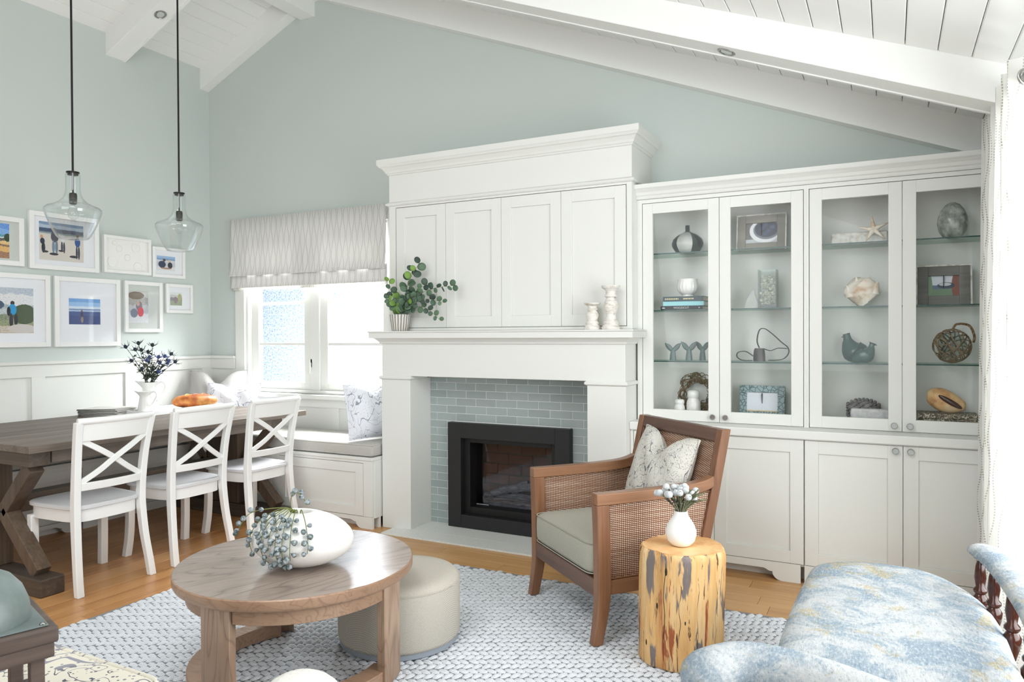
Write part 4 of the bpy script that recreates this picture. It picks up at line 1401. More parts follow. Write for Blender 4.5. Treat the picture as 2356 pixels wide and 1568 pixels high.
# ------------------------------------------------------------------ dining chairs
def make_chair(label):
    t = thing('dining_chair', label, 'chair', (0, 0, 0), 0.0, 'white cross-back dining chairs')
    # local x points to the front
    def rect(cx, cy, z, a, b):
        return [(cx - a, cy - b, z), (cx + a, cy - b, z), (cx + a, cy + b, z), (cx - a, cy + b, z)]

    for sg in (-1, 1):
        path = [(-0.238, 0.207, 0.0), (-0.222, 0.203, 0.09), (-0.196, 0.193, 0.24), (-0.180, 0.187, 0.40), (-0.182, 0.187, 0.52), (-0.200, 0.192, 0.68), (-0.226, 0.201, 0.82), (-0.246, 0.207, 0.905)]
        pp = catmull(path, 4)
        m = MB().loft([rect(p.x, sg * p.y, p.z, 0.018 + 0.003 * math.exp(-((p.z - 0.42) / 0.2) ** 2), 0.0185) for p in pp])
        m.build('back_post', 'white_lacquer', t, 40, bevel=0.004)
        fp_ = catmull([(0.205, 0.207, 0.0), (0.190, 0.200, 0.12), (0.184, 0.197, 0.25), (0.186, 0.197, 0.385)], 4)
        MB().loft([rect(p.x, sg * p.y, p.z, 0.020, 0.021) for p in fp_]).build('leg', 'white_lacquer', t, 40, bevel=0.004)

    def seat_outline(inset):
        pts = []
        for k in range(48):
            th = 2 * PI * k / 48
            c, s_ = math.cos(th), math.sin(th)
            e = 0.42
            x = math.copysign(abs(c) ** e, c) * (0.222 - inset)
            y = math.copysign(abs(s_) ** e, s_)
            w = 0.232 - 0.032 * (0.222 - x) / 0.444 - inset
            pts.append((x + 0.018, y * w))
        return pts
    o0, o1 = seat_outline(0.0), seat_outline(0.006)
    rings = [[(x, y, 0.436) for x, y in o1], [(x, y, 0.440) for x, y in o0], [(x, y, 0.455) for x, y in o0], [(x, y, 0.460) for x, y in o1]]
    for f_ in (0.9, 0.75, 0.5, 0.25, 0.02):
        dip = 0.011 * (1 - f_) ** 0.5
        rings.append([(x * f_ + 0.01 * (1 - f_), y * f_, 0.4605 - dip) for x, y in o1])
    MB().loft(rings).build('seat', 'seat_lacquer', t, 50)
    ap = seat_outline(0.014)
    api = seat_outline(0.032)
    m = MB().loft([[(x, y, 0.372) for x, y in ap], [(x, y, 0.4355) for x, y in ap], [(x, y, 0.4355) for x, y in api], [(x, y, 0.372) for x, y in api], [(x, y, 0.372) for x, y in ap]], True, False)
    m.build('apron', 'white_lacquer', t, 50)

    def bowed(z0, z1, xa, bow, half, th, name, top=False):
        rings = []
        for k in range(17):
            u = -1 + 2 * k / 16
            x = xa(u) - bow * (1 - u * u)
            y = u * half
            lean = -0.02 * (z1 - z0) / 0.1
            r = [(x - th, y, z0), (x + th, y, z0), (x + th + lean, y, z1), (x - th + lean, y, z1)]
            rings.append(r)
        MB().loft(rings).build(name, 'white_lacquer', t, 40, bevel=0.003)
        if top:
            pts = [(xa(-1 + 2 * k / 16) - bow * (1 - (-1 + 2 * k / 16) ** 2) - 0.024, (-1 + 2 * k / 16) * (half + 0.018), z1 + 0.004) for k in range(17)]
            MB().tube(pts, 0.0175, 10).build('top_roll', 'white_lacquer', t, 60)
    bowed(0.802, 0.905, lambda u: -0.222, 0.030, 0.195, 0.011, 'crest_rail', True)
    bowed(0.538, 0.580, lambda u: -0.186, 0.022, 0.180, 0.010, 'lower_rail')
    for sg in (-1, 1):
        m = MB()
        pts = [Vector((-0.190, -sg * 0.172, 0.580)), Vector((-0.214, -sg * 0.08, 0.637)), Vector((-0.226, 0, 0.695)), Vector((-0.234, sg * 0.09, 0.752)), Vector((-0.228, sg * 0.178, 0.806))]
        pts = catmull(pts, 4)
        rings = []
        for k, p in enumerate(pts):
            d = (pts[min(k + 1, len(pts) - 1)] - pts[max(k - 1, 0)]).normalized()
            nx = Vector((1, 0, 0))
            b = d.cross(nx).normalized()
            o = nx * (0.003 * sg)
            rings.append([p + o - nx * 0.007 - b * 0.0145, p + o + nx * 0.007 - b * 0.0145, p + o + nx * 0.007 + b * 0.0145, p + o - nx * 0.007 + b * 0.0145])
        m.loft(rings).build('cross_slat', 'white_lacquer', t, 40, bevel=0.002)
    return t


ch = make_chair('white cross-back dining chair beside the trestle foot')
ch.location = (-3.952, 2.492, 0)
ch.rotation_euler = (0, 0, PI)
dup(ch, (-3.955, 3.062, 0), PI, 'white cross-back dining chair in front of the bread loaf')
dup(ch, (-3.955, 3.640, 0), PI, 'white cross-back dining chair closest to the window bench')

# ------------------------------------------------------------------ things on the dining table
def napkins():
    lab = 'folded pale linen napkin in the stack on the dining table'
    for k in range(5):
        t = thing('napkin', lab, 'napkin', (-5.0 + random.uniform(-0.01, 0.01), 3.30, TZ + 0.001 + k * 0.0102), math.radians(24 + random.uniform(-5, 5)), 'stacked napkins')
        m = MB()
        w_, d_ = 0.15, 0.125
        def f(u, v):
            a = (u - 0.5) * 2
            return (a * w_ + 0.004 * math.sin(v * 9), (v - 0.5) * 2 * d_, 0.004 + 0.003 * math.sin(u * 7 + k) * v)
        prof = [(-w_, 0.0), (w_ - 0.006, 0.0), (w_, 0.0024), (w_ - 0.004, 0.0048), (-w_ + 0.01, 0.0052), (-w_ + 0.004, 0.0072), (-w_ + 0.01, 0.0098), (w_ - 0.012, 0.0100), (w_ - 0.012, 0.0062), (-w_ + 0.02, 0.0060)]
        rings = []
        for j in range(9):
            v = -d_ + 2 * d_ * j / 8
            rings.append([(x + 0.003 * math.sin(j * 1.3 + k), v, z) for x, z in prof])
        m.loft(rings)
        m.build('cloth_fold', 'linen_napkin', t, 40)


napkins()
tr = thing('serving_tray', 'long white serving tray on the dining table', 'tray', (-4.80, 3.72, TZ + 0.0005), math.radians(4))
MB().box(-0.13, 0.13, -0.36, 0.30, 0.0, 0.010).build('tray_base', 'white_lacquer', tr, bevel=0.004)
m = MB()
m.box(-0.14, -0.13, -0.36, 0.30, 0.0, 0.034).box(0.13, 0.14, -0.36, 0.30, 0.0, 0.034).box(-0.14, 0.14, -0.37, -0.36, 0.0, 0.034).box(-0.14, 0.14, 0.30, 0.31, 0.0, 0.034)
m.build('tray_rim', 'white_lacquer', tr, bevel=0.003)


def pitcher(label, loc, h, rz):
    t = thing('pitcher', label, 'pitcher', loc, rz, 'white ceramic pitchers')
    k = h / 0.21
    prof = [(0.058, 0.0), (0.062, 0.006), (0.060, 0.05), (0.050, 0.11), (0.044, 0.150), (0.044, 0.165), (0.050, 0.185), (0.062, 0.208), (0.059, 0.209), (0.047, 0.187), (0.041, 0.165), (0.041, 0.15), (0.046, 0.11), (0.055, 0.05), (0.054, 0.012), (0.003, 0.010)]
    m = MB()
    rings = []
    for r, z in prof:
        ring = []
        for i in range(40):
            th = 2 * PI * i / 40
            sp = max(0.0, math.cos(th)) ** 10 * max(0.0, (z - 0.165) / 0.044) ** 1.3 * 0.042
            up = max(0.0, math.cos(th)) ** 8 * max(0.0, (z - 0.185) / 0.024) * 0.010
            ring.append(((r + sp) * k * math.cos(th), r * k * math.sin(th), (z + up) * k))
        rings.append(ring)
    m.loft(rings, True, True)
    m.build('jug_body', 'ceramic', t, 60)
    hp = catmull([(-0.045 * k, 0, 0.178 * k), (-0.075 * k, 0, 0.205 * k), (-0.105 * k, 0, 0.200 * k), (-0.112 * k, 0, 0.165 * k), (-0.085 * k, 0, 0.115 * k), (-0.058 * k, 0, 0.075 * k)], 6)
    MB().tube(hp, 0.0075 * k, 8).build('handle', 'ceramic', t, 180)
    return t


PIT = Vector((-4.845, 3.515, TZ + 0.0115))
pitcher('taller white pitcher holding blue thistles', PIT, 0.218, math.radians(208))
pitcher('shorter empty white pitcher beside the thistle pitcher', (-4.745, 3.405, TZ + 0.0115), 0.160, math.radians(208))


def thistle(k, tip, blue, lab):
    t = thing('thistle_stem', lab, 'thistle', PIT + Vector((0, 0, 0.02)), 0, 'thistles in the tall pitcher')
    a = random.uniform(0, 2 * PI)
    rim = Vector((0.026 * math.cos(a), 0.026 * math.sin(a), 0.185))
    tip = Vector(tip)
    path = catmull([Vector((rim.x * -0.5, rim.y * -0.5, 0.0)), rim, rim.lerp(tip, 0.5) + Vector((0, 0, 0.015)), tip], 6)
    MB().tube(path, [0.0026] * (len(path) - 6) + [0.0018] * 6, 5).build('stem', 'stem_dark', t, 180)
    d = (path[-1] - path[-3]).normalized()
    MB().ball((0, 0, 0), (0.012, 0.012, 0.016), 10, 7).xf(Matrix.Translation(tip) @ d.to_track_quat('Z', 'Y').to_matrix().to_4x4()).build('flower_head', 'thistle_blue' if blue else 'thistle_head', t, 180)
    m = MB()
    u = d.orthogonal().normalized()
    w = d.cross(u)
    for j in range(9):
        b = 2 * PI * j / 9 + random.uniform(-0.2, 0.2)
        r = (u * math.cos(b) + w * math.sin(b))
        p0 = tip - d * 0.010
        p1 = tip + r * 0.026 + d * random.uniform(-0.004, 0.012)
        p2 = tip + r * 0.042 + d * random.uniform(0.010, 0.030)
        m.tube([p0, p1, p2], [0.0022, 0.0018, 0.0004], 4)
    m.build('bracts', 'thistle_blue' if blue else 'stem_dark', t, 60)
    m = MB()
    for f_ in (0.45, 0.62, 0.78):
        p = path[int(len(path) * f_)]
        for j in range(3):
            b = random.uniform(0, 2 * PI)
            q_ = p + Vector((math.cos(b) * 0.03, math.sin(b) * 0.03, random.uniform(0.0, 0.025)))
            mid = p.lerp(q_, 0.5) + Vector((0, 0, 0.006))
            m.tube([p, mid, q_], [0.0015, 0.0045, 0.0004], 4)
    m.build('leaves', 'stem_dark', t, 60)


spots = [(-0.02, -0.17, 0.46, 0), (0.03, -0.13, 0.44, 0), (0.0, -0.14, 0.36, 0), (0.01, -0.09, 0.485, 0), (-0.03, -0.04, 0.435, 0), (0.02, -0.02, 0.42, 0), (0.0, 0.03, 0.47, 0), (0.02, -0.03, 0.36, 1), (-0.02, 0.02, 0.38, 1),
         (0.0, 0.08, 0.38, 1), (0.03, 0.11, 0.385, 1), (0.0, 0.09, 0.335, 1), (0.02, 0.15, 0.35, 1), (-0.02, 0.17, 0.33, 1), (0.0, 0.19, 0.40, 0), (0.03, 0.20, 0.34, 0), (0.03, 0.06, 0.27, 1), (0.02, -0.07, 0.30, 0), (-0.02, 0.04, 0.29, 0)]
for k, (a, b, c, bl_) in enumerate(spots):
    thistle(k, (a, b, c), bl_, 'blue-headed thistle stem in the tall white pitcher' if bl_ else 'dark spiky thistle stem in the tall white pitcher')

br = thing('bread_loaf', 'crusty brown oval bread loaf on the white tray', 'bread', (-4.79, 3.865, TZ + 0.0115), math.radians(62))
m = MB().squad((0, 0, 0.052), (0.165, 0.088, 0.052), 0.85, 0.95, 40, 18)
m.build('loaf', 'bread_crust', br, 180)
for k in range(3):
    MB().tube(catmull([(-0.08 + k * 0.06, -0.03, 0.098), (-0.06 + k * 0.06, 0.0, 0.1055), (-0.03 + k * 0.06, 0.03, 0.099)], 5), [0.001] + [0.0035] * 9 + [0.001], 6).build('score', 'bread_crust', br, 180)

# ------------------------------------------------------------------ rug
rx0, rx1, ry0, ry1 = -3.385, 0.33, 0.75, 3.605
rug = thing('area_rug', 'pale grey rug of thick braided wool', 'rug', ((rx0 + rx1) / 2, (ry0 + ry1) / 2, 0.0), world=True)
MB().box(rx0, rx1, ry0, ry1, 0.0005, 0.007).build('rug_backing', 'rug_base', rug)
TH = math.radians(28)
cd, sd = math.cos(TH), math.sin(TH)
yarn_v, yarn_f = [], []


def stitch(cx, cy, ang, L, Wd, zh):
    ca, sa = math.cos(ang), math.sin(ang)
    k = len(yarn_v)
    for lx, ly, lz in ((-L, 0, 0.0055), (-L * 0.62, -Wd, 0.0065), (-L * 0.62, Wd, 0.0065), (-L * 0.55, 0, zh * 0.86), (L * 0.62, -Wd, 0.0065), (L * 0.62, Wd, 0.0065), (L * 0.55, 0, zh), (L, 0, 0.006),
                       (0, -Wd * 1.05, 0.0072), (0, Wd * 1.05, 0.0072), (0, -Wd * 0.55, zh * 0.97), (0, Wd * 0.55, zh * 0.97)):
        yarn_v.append((cx + lx * ca - ly * sa, cy + lx * sa + ly * ca, lz))
    for f in ((0, 1, 3), (0, 3, 2), (1, 8, 10), (1, 10, 3), (3, 10, 11), (2, 3, 11), (2, 11, 9), (8, 4, 6), (8, 6, 10), (10, 6, 11), (11, 6, 5), (11, 5, 9), (4, 7, 6), (5, 6, 7)):
        yarn_f.append(tuple(i + k for i in f))


pitch, half = 0.0375, 0.0415
cxr, cyr = (rx0 + rx1) / 2, (ry0 + ry1) / 2
for r_ in range(-46, 47):
    for c_ in range(-62, 63):
        u = c_ * pitch + (0.5 * pitch if r_ % 2 else 0) + random.uniform(-0.002, 0.002)
        v = r_ * half + random.uniform(-0.0015, 0.0015)
        px, py = cxr + u * cd - v * sd, cyr + u * sd + v * cd
        if not (rx0 + 0.012 < px < rx1 - 0.012 and ry0 + 0.012 < py < ry1 - 0.012):
            continue
        a = TH + (0.72 if r_ % 2 else -0.72) + random.uniform(-0.08, 0.08)
        stitch(px, py, a, 0.0300, 0.0130 * random.uniform(0.92, 1.05), 0.0150 + random.uniform(-0.0012, 0.0012))
m = MB()
m.v, m.f = yarn_v, yarn_f
y_ = m.build('braided_yarn', 'rug_yarn', rug, 180, recalc=False)
y_['kind'] = 'stuff'
RUG = 0.0155

# ------------------------------------------------------------------ coffee table
ct = thing('coffee_table', 'round brown ash coffee table with curved apron', 'coffee table', (-2.116, 2.185, RUG))
CZ = 0.45 - RUG
R_ = 0.460
prof = [(0.01, CZ - 0.045), (R_ - 0.012, CZ - 0.045), (R_ - 0.004, CZ - 0.040), (R_, CZ - 0.032), (R_, CZ - 0.004), (R_ - 0.004, CZ), (0.01, CZ)]
MB().lathe(prof[:1] + prof[1:6], 96, cap=False).build('rim', 'ash_round', ct, 40)
# the top is glued up from boards cut to the circle
for k in range(5):
    xa, xb = -R_ + 0.004 + (2 * R_ - 0.008) * k / 5, -R_ + 0.004 + (2 * R_ - 0.008) * (k + 1) / 5
    rr = R_ - 0.004
    pts = []
    n_ = 14
    for j in range(n_ + 1):
        yy = xa + (xb - xa) * j / n_
        pts.append((math.sqrt(max(rr * rr - yy * yy, 0)), yy))
    poly = [(-x, y) for x, y in pts] + [(x, y) for x, y in reversed(pts)]
    MB().prism(poly, 'z', CZ - 0.02, CZ).xf(Matrix.Rotation(math.radians(62), 4, 'Z')).build('top_board', 'ash_top', ct)


def arc_block(r0, r1, a0, a1, z0, z1, n=40):
    m = MB()
    rings = []
    for k in range(n + 1):
        a = math.radians(a0 + (a1 - a0) * k / n)
        c, s_ = math.cos(a), math.sin(a)
        rings.append([(r0 * c, r0 * s_, z0), (r1 * c, r1 * s_, z0), (r1 * c, r1 * s_, z1), (r0 * c, r0 * s_, z1)])
    return m.loft(rings)


arc_block(0.385, 0.412, -78, 3, CZ - 0.105, CZ - 0.0455).build('apron', 'ash_round', ct, 40, bevel=0.002)
arc_block(0.385, 0.412, 21, 136, CZ - 0.105, CZ - 0.0455).build('apron', 'ash_round', ct, 40, bevel=0.002)
arc_block(0.385, 0.412, 156, 262, CZ - 0.105, CZ - 0.0455).build('apron', 'ash_round', ct, 40, bevel=0.002)
arc_block(0.335, 0.412, 146, 372, 0.0, 0.058, 80).build('base_ring', 'ash_round', ct, 40, bevel=0.003)
for a in (-88, 12, 146):
    arc_block(0.385, 0.422, a - 9.5, a + 9.5, 0.0, CZ - 0.0455, 8).build('leg', 'ash_leg', ct, 40, bevel=0.003)

# egg vase and gum-nut sprigs
EV = Vector((-2.050, 2.150, 0.4505))
ev = thing('egg_vase', 'large white egg-shaped vase lying low on the coffee table', 'vase', EV, YAW)
rx_, ry_, rz_ = 0.190, 0.165, 0.112


def egg(u, v):
    """u around 0..1, v from the base 0 to the lip 1; local x runs along the long side"""
    ph = -PI / 2 + 0.10 + (PI - 0.36) * v
    th = 2 * PI * u
    c = math.cos(ph)
    x, y, z = rx_ * c * math.cos(th), ry_ * c * math.sin(th), rz_ * math.sin(ph)
    z = z * (0.93 if z < 0 else 1.0) + rz_ * 0.905
    x += 0.006 * math.cos(th) * c
    z += -0.05 * x * v
    x += -0.035 * max(0.0, v - 0.6)
    return Vector((x, y, z))


m = MB()
rings = [[egg(i / 56, j / 30) for i in range(56)] for j in range(31)]
top = rings[-1]
cen = sum(top, Vector()) / len(top)
rings.append([p * 0.90 + cen * 0.10 + Vector((0, 0, -0.004)) for p in top])
rings.append([p * 0.86 + cen * 0.14 + Vector((0, 0, -0.03)) for p in top])
m.loft(rings, True, True)
m.build('vase_body', 'ceramic_matte', ev, 60)
MB().lathe([(0.034, 0.0), (0.002, 0.0)], 24, (cen.x, cen.y, cen.z - 0.022)).build('dark_mouth', 'dark_inside', ev)
MB().lathe([(0.05, 0.0), (0.055, 0.004)], 32, (0.0, 0, 0)).build('foot', 'ceramic_matte', ev)


def drape(u0, u1, v_end, lift=0.012, start=0.97):
    """points that hang from the lip down over the outside of the vase"""
    out = [egg(u0, 1.0) * 0.5 + cen * 0.5 + Vector((0, 0, -0.02)), egg(u0, 1.0) + Vector((0, 0, 0.014))]
    for k in range(1, 6):
        t = k / 5
        p = egg(u0 + (u1 - u0) * t, 1.0 - (1.0 - v_end) * t)
        nrm = Vector((p.x / rx_ ** 2, p.y / ry_ ** 2, (p.z - rz_) / rz_ ** 2)).normalized()
        out.append(p + nrm * lift * (1.2 - 0.3 * t))
    return out


def sprig(path, nuts, lab, seed, start=0.35):
    rnd = random.Random(seed)
    t = thing('gum_nut_sprig', lab, 'sprig', EV, YAW, 'gum-nut sprigs in the egg vase')
    P = catmull(path, 6)
    MB().tube(P, [0.0022 - 0.001 * k / len(P) for k in range(len(P))], 5).build('stem', 'stem_green', t, 180)
    for j in range(nuts):
        f_ = start + (1 - start) * (j + 0.5) / nuts
        i = min(int(f_ * (len(P) - 1)), len(P) - 2)
        p = P[i]
        d = (P[i + 1] - P[i]).normalized()
        out = Vector((p.x / rx_ ** 2, p.y / ry_ ** 2, (p.z - rz_) / rz_ ** 2)).normalized()
        side = d.cross(out).normalized() * (1 if j % 2 else -1)
        q_ = p + side * rnd.uniform(0.009, 0.018) + out * rnd.uniform(0.003, 0.010) + d * 0.006
        w = (q_ - p).normalized()
        M4 = Matrix.Translation(q_) @ w.to_track_quat('Z', 'Y').to_matrix().to_4x4()
        r0 = rnd.uniform(0.0088, 0.0118)
        m = MB().lathe([(0.001, -r0 * 1.5), (r0 * 0.55, -r0 * 1.0), (r0, -r0 * 0.1), (r0 * 0.98, r0 * 0.45), (r0 * 0.6, r0 * 0.75), (r0 * 0.5, r0 * 0.6), (0.001, r0 * 1.15)], 9).xf(M4)
        m.tube([p, q_ - w * r0], 0.0009, 4)
        m.build('gum_nut', 'gum_nut', t, 60)


# local -y faces the camera, -x is the side away from the armchair
def uv_at(deg): return (deg % 360) / 360.0


lab_ = 'blue-grey gum-nut sprig hanging over the egg vase'
for k, (d0, d1, ve, nn) in enumerate(((206, 212, 0.42, 7), (222, 230, 0.56, 5), (232, 238, 0.30, 9), (244, 246, 0.52, 6), (252, 256, 0.28, 9), (262, 262, 0.30, 9), (272, 270, 0.42, 8))):
    sprig(drape(uv_at(d0), uv_at(d1), ve), nn, lab_, 20 + k)
sprig(drape(uv_at(292), uv_at(288), 0.50), 6, 'gum-nut sprig hanging apart from the others over the bare side of the egg vase', 40, 0.5)
sprig([cen + Vector((0, 0, -0.03)), cen + Vector((-0.03, -0.01, 0.01)), Vector((-0.115, -0.03, 0.226)), Vector((-0.19, -0.05, 0.212)), Vector((-0.225, -0.06, 0.165)), Vector((-0.237, -0.06, 0.128))], 6, 'gum-nut sprig arching sideways beyond the egg vase', 41, 0.45)
sprig([cen + Vector((0, 0, -0.03)), cen + Vector((-0.025, -0.015, 0.01)), Vector((-0.040, -0.02, 0.262)), Vector((-0.024, -0.02, 0.286)), Vector((0.004, -0.02, 0.270)), Vector((0.022, -0.03, 0.240))], 5, 'gum-nut sprig curling up above the egg vase mouth', 42, 0.4)

# ------------------------------------------------------------------ ottoman
ot = thing('round_ottoman', 'round oatmeal woven ottoman tucked under the coffee table', 'ottoman', (-1.928, 2.613, RUG))
prof = [(0.262, 0.026), (0.266, 0.04), (0.267, 0.15), (0.266, 0.255), (0.261, 0.274), (0.248, 0.286), (0.20, 0.2905), (0.01, 0.2925)]
MB().lathe([(0.01, 0.026)] + prof, 72).build('upholstery', 'ottoman_weave', ot, 180)
MB().tube([(0.2655 * math.cos(2 * PI * k / 72), 0.2655 * math.sin(2 * PI * k / 72), 0.262) for k in range(73)], 0.003, 5).build('seam', 'ottoman_weave', ot, 180)
MB().lathe([(0.01, 0.0), (0.254, 0.0), (0.258, 0.004), (0.258, 0.0255), (0.01, 0.0255)], 72).build('plinth', 'base_grey', ot, 40)

# ------------------------------------------------------------------ tree stump, vase and buds
SP = Vector((-0.772, 2.975, RUG))
sp = thing('stump_table', 'peeled tree stump side table beside the armchair', 'side table', SP)
SH_ = 0.463
def stump_r(th, z):
    return (0.162 + 0.006 * math.sin(2 * th + 0.6) + 0.004 * math.sin(5 * th + 1 + z * 3) + 0.0022 * math.sin(11 * th + z * 5) + 0.0016 * math.sin(23 * th + 2 * math.sin(z * 6))) * (1.0 + 0.03 * (0.5 - z / SH_) * 0.0 + 0.022 * (z / SH_))


rings = []
lv = [0.0, 0.006, 0.05, 0.10, 0.15, 0.2, 0.25, 0.3, 0.35, 0.4, 0.435, 0.450, 0.458, SH_]
for z in lv:
    k = 1.0
    if z < 0.006:
        k = 0.975
    if z > 0.44:
        k = 1 - ((z - 0.44) / 0.023) ** 2 * 0.055
    rings.append([(stump_r(2 * PI * i / 96, z) * k * math.cos(2 * PI * i / 96) + 0.012 * (z / SH_), stump_r(2 * PI * i / 96, z) * k * math.sin(2 * PI * i / 96), z) for i in range(96)])
MB().loft(rings).build('trunk', 'stump_side', sp, 60)
m = MB()
rings = [[(p[0] * f_ + 0.012 * (1 - f_), p[1] * f_, SH_ + 0.0006 + 0.001 * (1 - f_)) for p in rings[-1]] for f_ in (0.995, 0.6, 0.02)]
m.loft(rings, True, True)
m.build('sawn_top', 'stump_top', sp, 60)
for k, a in enumerate((-150, -118, -100, -78, -52, -20, 30)):
    th = math.radians(a)
    z0, z1 = random.uniform(0.02, 0.12), random.uniform(0.3, 0.44)
    if k == 2:
        z0, z1 = 0.01, 0.455
    pts = []
    for j in range(9):
        z = z0 + (z1 - z0) * j / 8
        b = th + 0.03 * math.sin(j * 1.7 + k)
        r = stump_r(b, z) - 0.0012
        pts.append((r * math.cos(b) + 0.012 * z / SH_, r * math.sin(b), z))
    MB().tube(pts, [0.0004] + [0.0022 if k == 2 else 0.0016] * 7 + [0.0004], 5).build('crack', 'dark_inside', sp, 180)
for a, z, r in ((-98, 0.395, 0.010), (-112, 0.25, 0.008), (-70, 0.20, 0.006), (-128, 0.09, 0.008)):
    th = math.radians(a)
    rr = stump_r(th, z) - 0.002
    MB().ball((rr * math.cos(th) + 0.012 * z / SH_, rr * math.sin(th), z), (r * 0.6, r * 0.6, r * 1.7), 10, 6).build('knot', 'dark_inside', sp, 180)

BV = SP + Vector((0.008, -0.015, SH_ + 0.0025))
bv = thing('bud_vase', 'small white bulbous vase on the tree stump', 'vase', BV)
prof = [(0.030, 0.0), (0.040, 0.004), (0.056, 0.022), (0.0625, 0.046), (0.0615, 0.066), (0.053, 0.088), (0.040, 0.108), (0.031, 0.122), (0.0275, 0.138), (0.0280, 0.142), (0.0255, 0.142), (0.0250, 0.136), (0.029, 0.12), (0.036, 0.106), (0.02, 0.09), (0.002, 0.088)]
MB().lathe(prof, 48).build('vase_body', 'ceramic', bv, 60)
for k in range(34):
    rnd = random.Random(100 + k)
    t = thing('brunia_stem', 'silvery round-budded stem in the small white vase' if k < 20 else 'fine leafy green stem in the small white vase', 'flower stem', BV, 0, 'silver buds in the stump vase')
    if k < 20:
        sp_r = 0.092 * math.sqrt((k + 0.5) / 20)
        a = k * 2.39996
        tip = Vector((-0.015 + sp_r * math.cos(a), sp_r * math.sin(a), 0.240 - 0.35 * sp_r + rnd.uniform(-0.012, 0.012)))
    else:
        a = -1.0 + rnd.uniform(-0.9, 1.2)
        tip = Vector((0.03 + 0.06 * math.cos(a), 0.05 * math.sin(a), 0.205 + rnd.uniform(-0.03, 0.05)))
    base = Vector((tip.x * 0.12, tip.y * 0.12, 0.095))
    neck = Vector((tip.x * 0.20, tip.y * 0.20, 0.142))
    P = catmull([base, neck, neck.lerp(tip, 0.55) + Vector((0, 0, 0.012)), tip], 5)
    MB().tube(P, 0.0022, 5).build('stem', 'stem_grey', t, 180)
    m = MB()
    for j in range(14 if k < 20 else 20):
        i = rnd.randint(6, len(P) - 2)
        p = P[i]
        b = rnd.uniform(0, 2 * PI)
        d = (P[i + 1] - P[i]).normalized()
        q_ = p + d * 0.018 + Vector((math.cos(b), math.sin(b), 0)) * 0.006
        m.tube([p, p.lerp(q_, 0.5), q_], [0.0008, 0.0026, 0.0003], 4)
    m.build('leaves', 'stem_dark' if k < 20 else 'stem_grey', t, 60)
    if k < 20:
        MB().ball(tip, rnd.uniform(0.0120, 0.0150), 12, 8).build('bud', 'brunia_bud', t, 180)

# ------------------------------------------------------------------ cane armchair
ac = thing('cane_armchair', 'walnut armchair with woven cane sides and grey seat cushion', 'armchair', (-1.6636, 3.3568, 0.0), math.atan2(-0.64714, 0.76237))
AW = 0.7205
Z0 = RUG


def sq(cx, cy, z, a, b): return [(cx - a, cy - b, z), (cx + a, cy - b, z), (cx + a, cy + b, z), (cx - a, cy + b, z)]


for w in (0.028, AW - 0.028):
    pts = catmull([(w, 0.020, Z0), (w, 0.040, 0.12), (w, 0.052, 0.235), (w, 0.050, 0.45), (w, 0.044, 0.615)], 5)
    MB().loft([sq(p.x, p.y, p.z, 0.020 + 0.006 * min(1, p.z / 0.25), 0.022 + 0.008 * min(1, p.z / 0.25)) for p in pts]).build('front_leg', 'walnut_z', ac, 40, bevel=0.003)
    bk = [(w, 0.640, Z0), (w, 0.580, 0.10), (w, 0.545, 0.20), (w, 0.560, 0.32), (w, 0.588, 0.44), (w, 0.640, 0.66), (w, 0.695, 0.905)]
    pts = catmull(bk, 5)
    MB().loft([sq(p.x, p.y, p.z, 0.022, 0.020 + 0.004 * min(1, p.z / 0.25)) for p in pts]).build('back_post', 'walnut_z', ac, 40, bevel=0.003)
    # arm: flat, rising a little towards the back
    ar = catmull([(w, 0.014, 0.640), (w, 0.20, 0.640), (w, 0.42, 0.643), (w, 0.55, 0.652), (w, 0.622, 0.672)], 5)
    rings = [[(p.x - 0.026, p.y, p.z - 0.025), (p.x + 0.026, p.y, p.z - 0.025), (p.x + 0.026, p.y, p.z + 0.025), (p.x - 0.026, p.y, p.z + 0.025)] for p in ar]
    MB().loft(rings).build('arm', 'walnut_y', ac, 40, bevel=0.004)
    MB().box(w - 0.018, w + 0.018, 0.078, 0.53, 0.226, 0.288).build('side_rail', 'walnut_y', ac, bevel=0.002)
    # cane panel inside a thin bead
    quad = [(0.080, 0.290), (0.540, 0.290), (0.612, 0.630), (0.074, 0.614)]
    MB().prism(quad, 'x', w - 0.005, w + 0.005).build('cane_panel', 'cane', ac)
    out = 1 if w > 0.3 else -1
    for side in (-1, 1):
        xx = w + side * 0.010
        q2 = [(0.084, 0.293), (0.545, 0.293), (0.610, 0.626), (0.079, 0.611)]
        MB().tube([(xx, a, b) for a, b in q2 + q2[:1]], 0.0035, 6).build('bead', 'walnut_y', ac, 40)
MB().box(0.05, AW - 0.05, 0.026, 0.058, 0.212, 0.288).build('front_rail', 'walnut_x', ac, bevel=0.003)
MB().box(0.05, AW - 0.05, 0.522, 0.55, 0.212, 0.288).build('back_rail', 'walnut_x', ac, bevel=0.003)
MB().box(0.05, AW - 0.05, 0.06, 0.52, 0.262, 0.284).build('seat_board', 'strap_black', ac)


def back_pt(w, z, o=0.0):
    t = (z - 0.44) / 0.465
    return Vector((w, 0.588 + 0.107 * t + o, z))


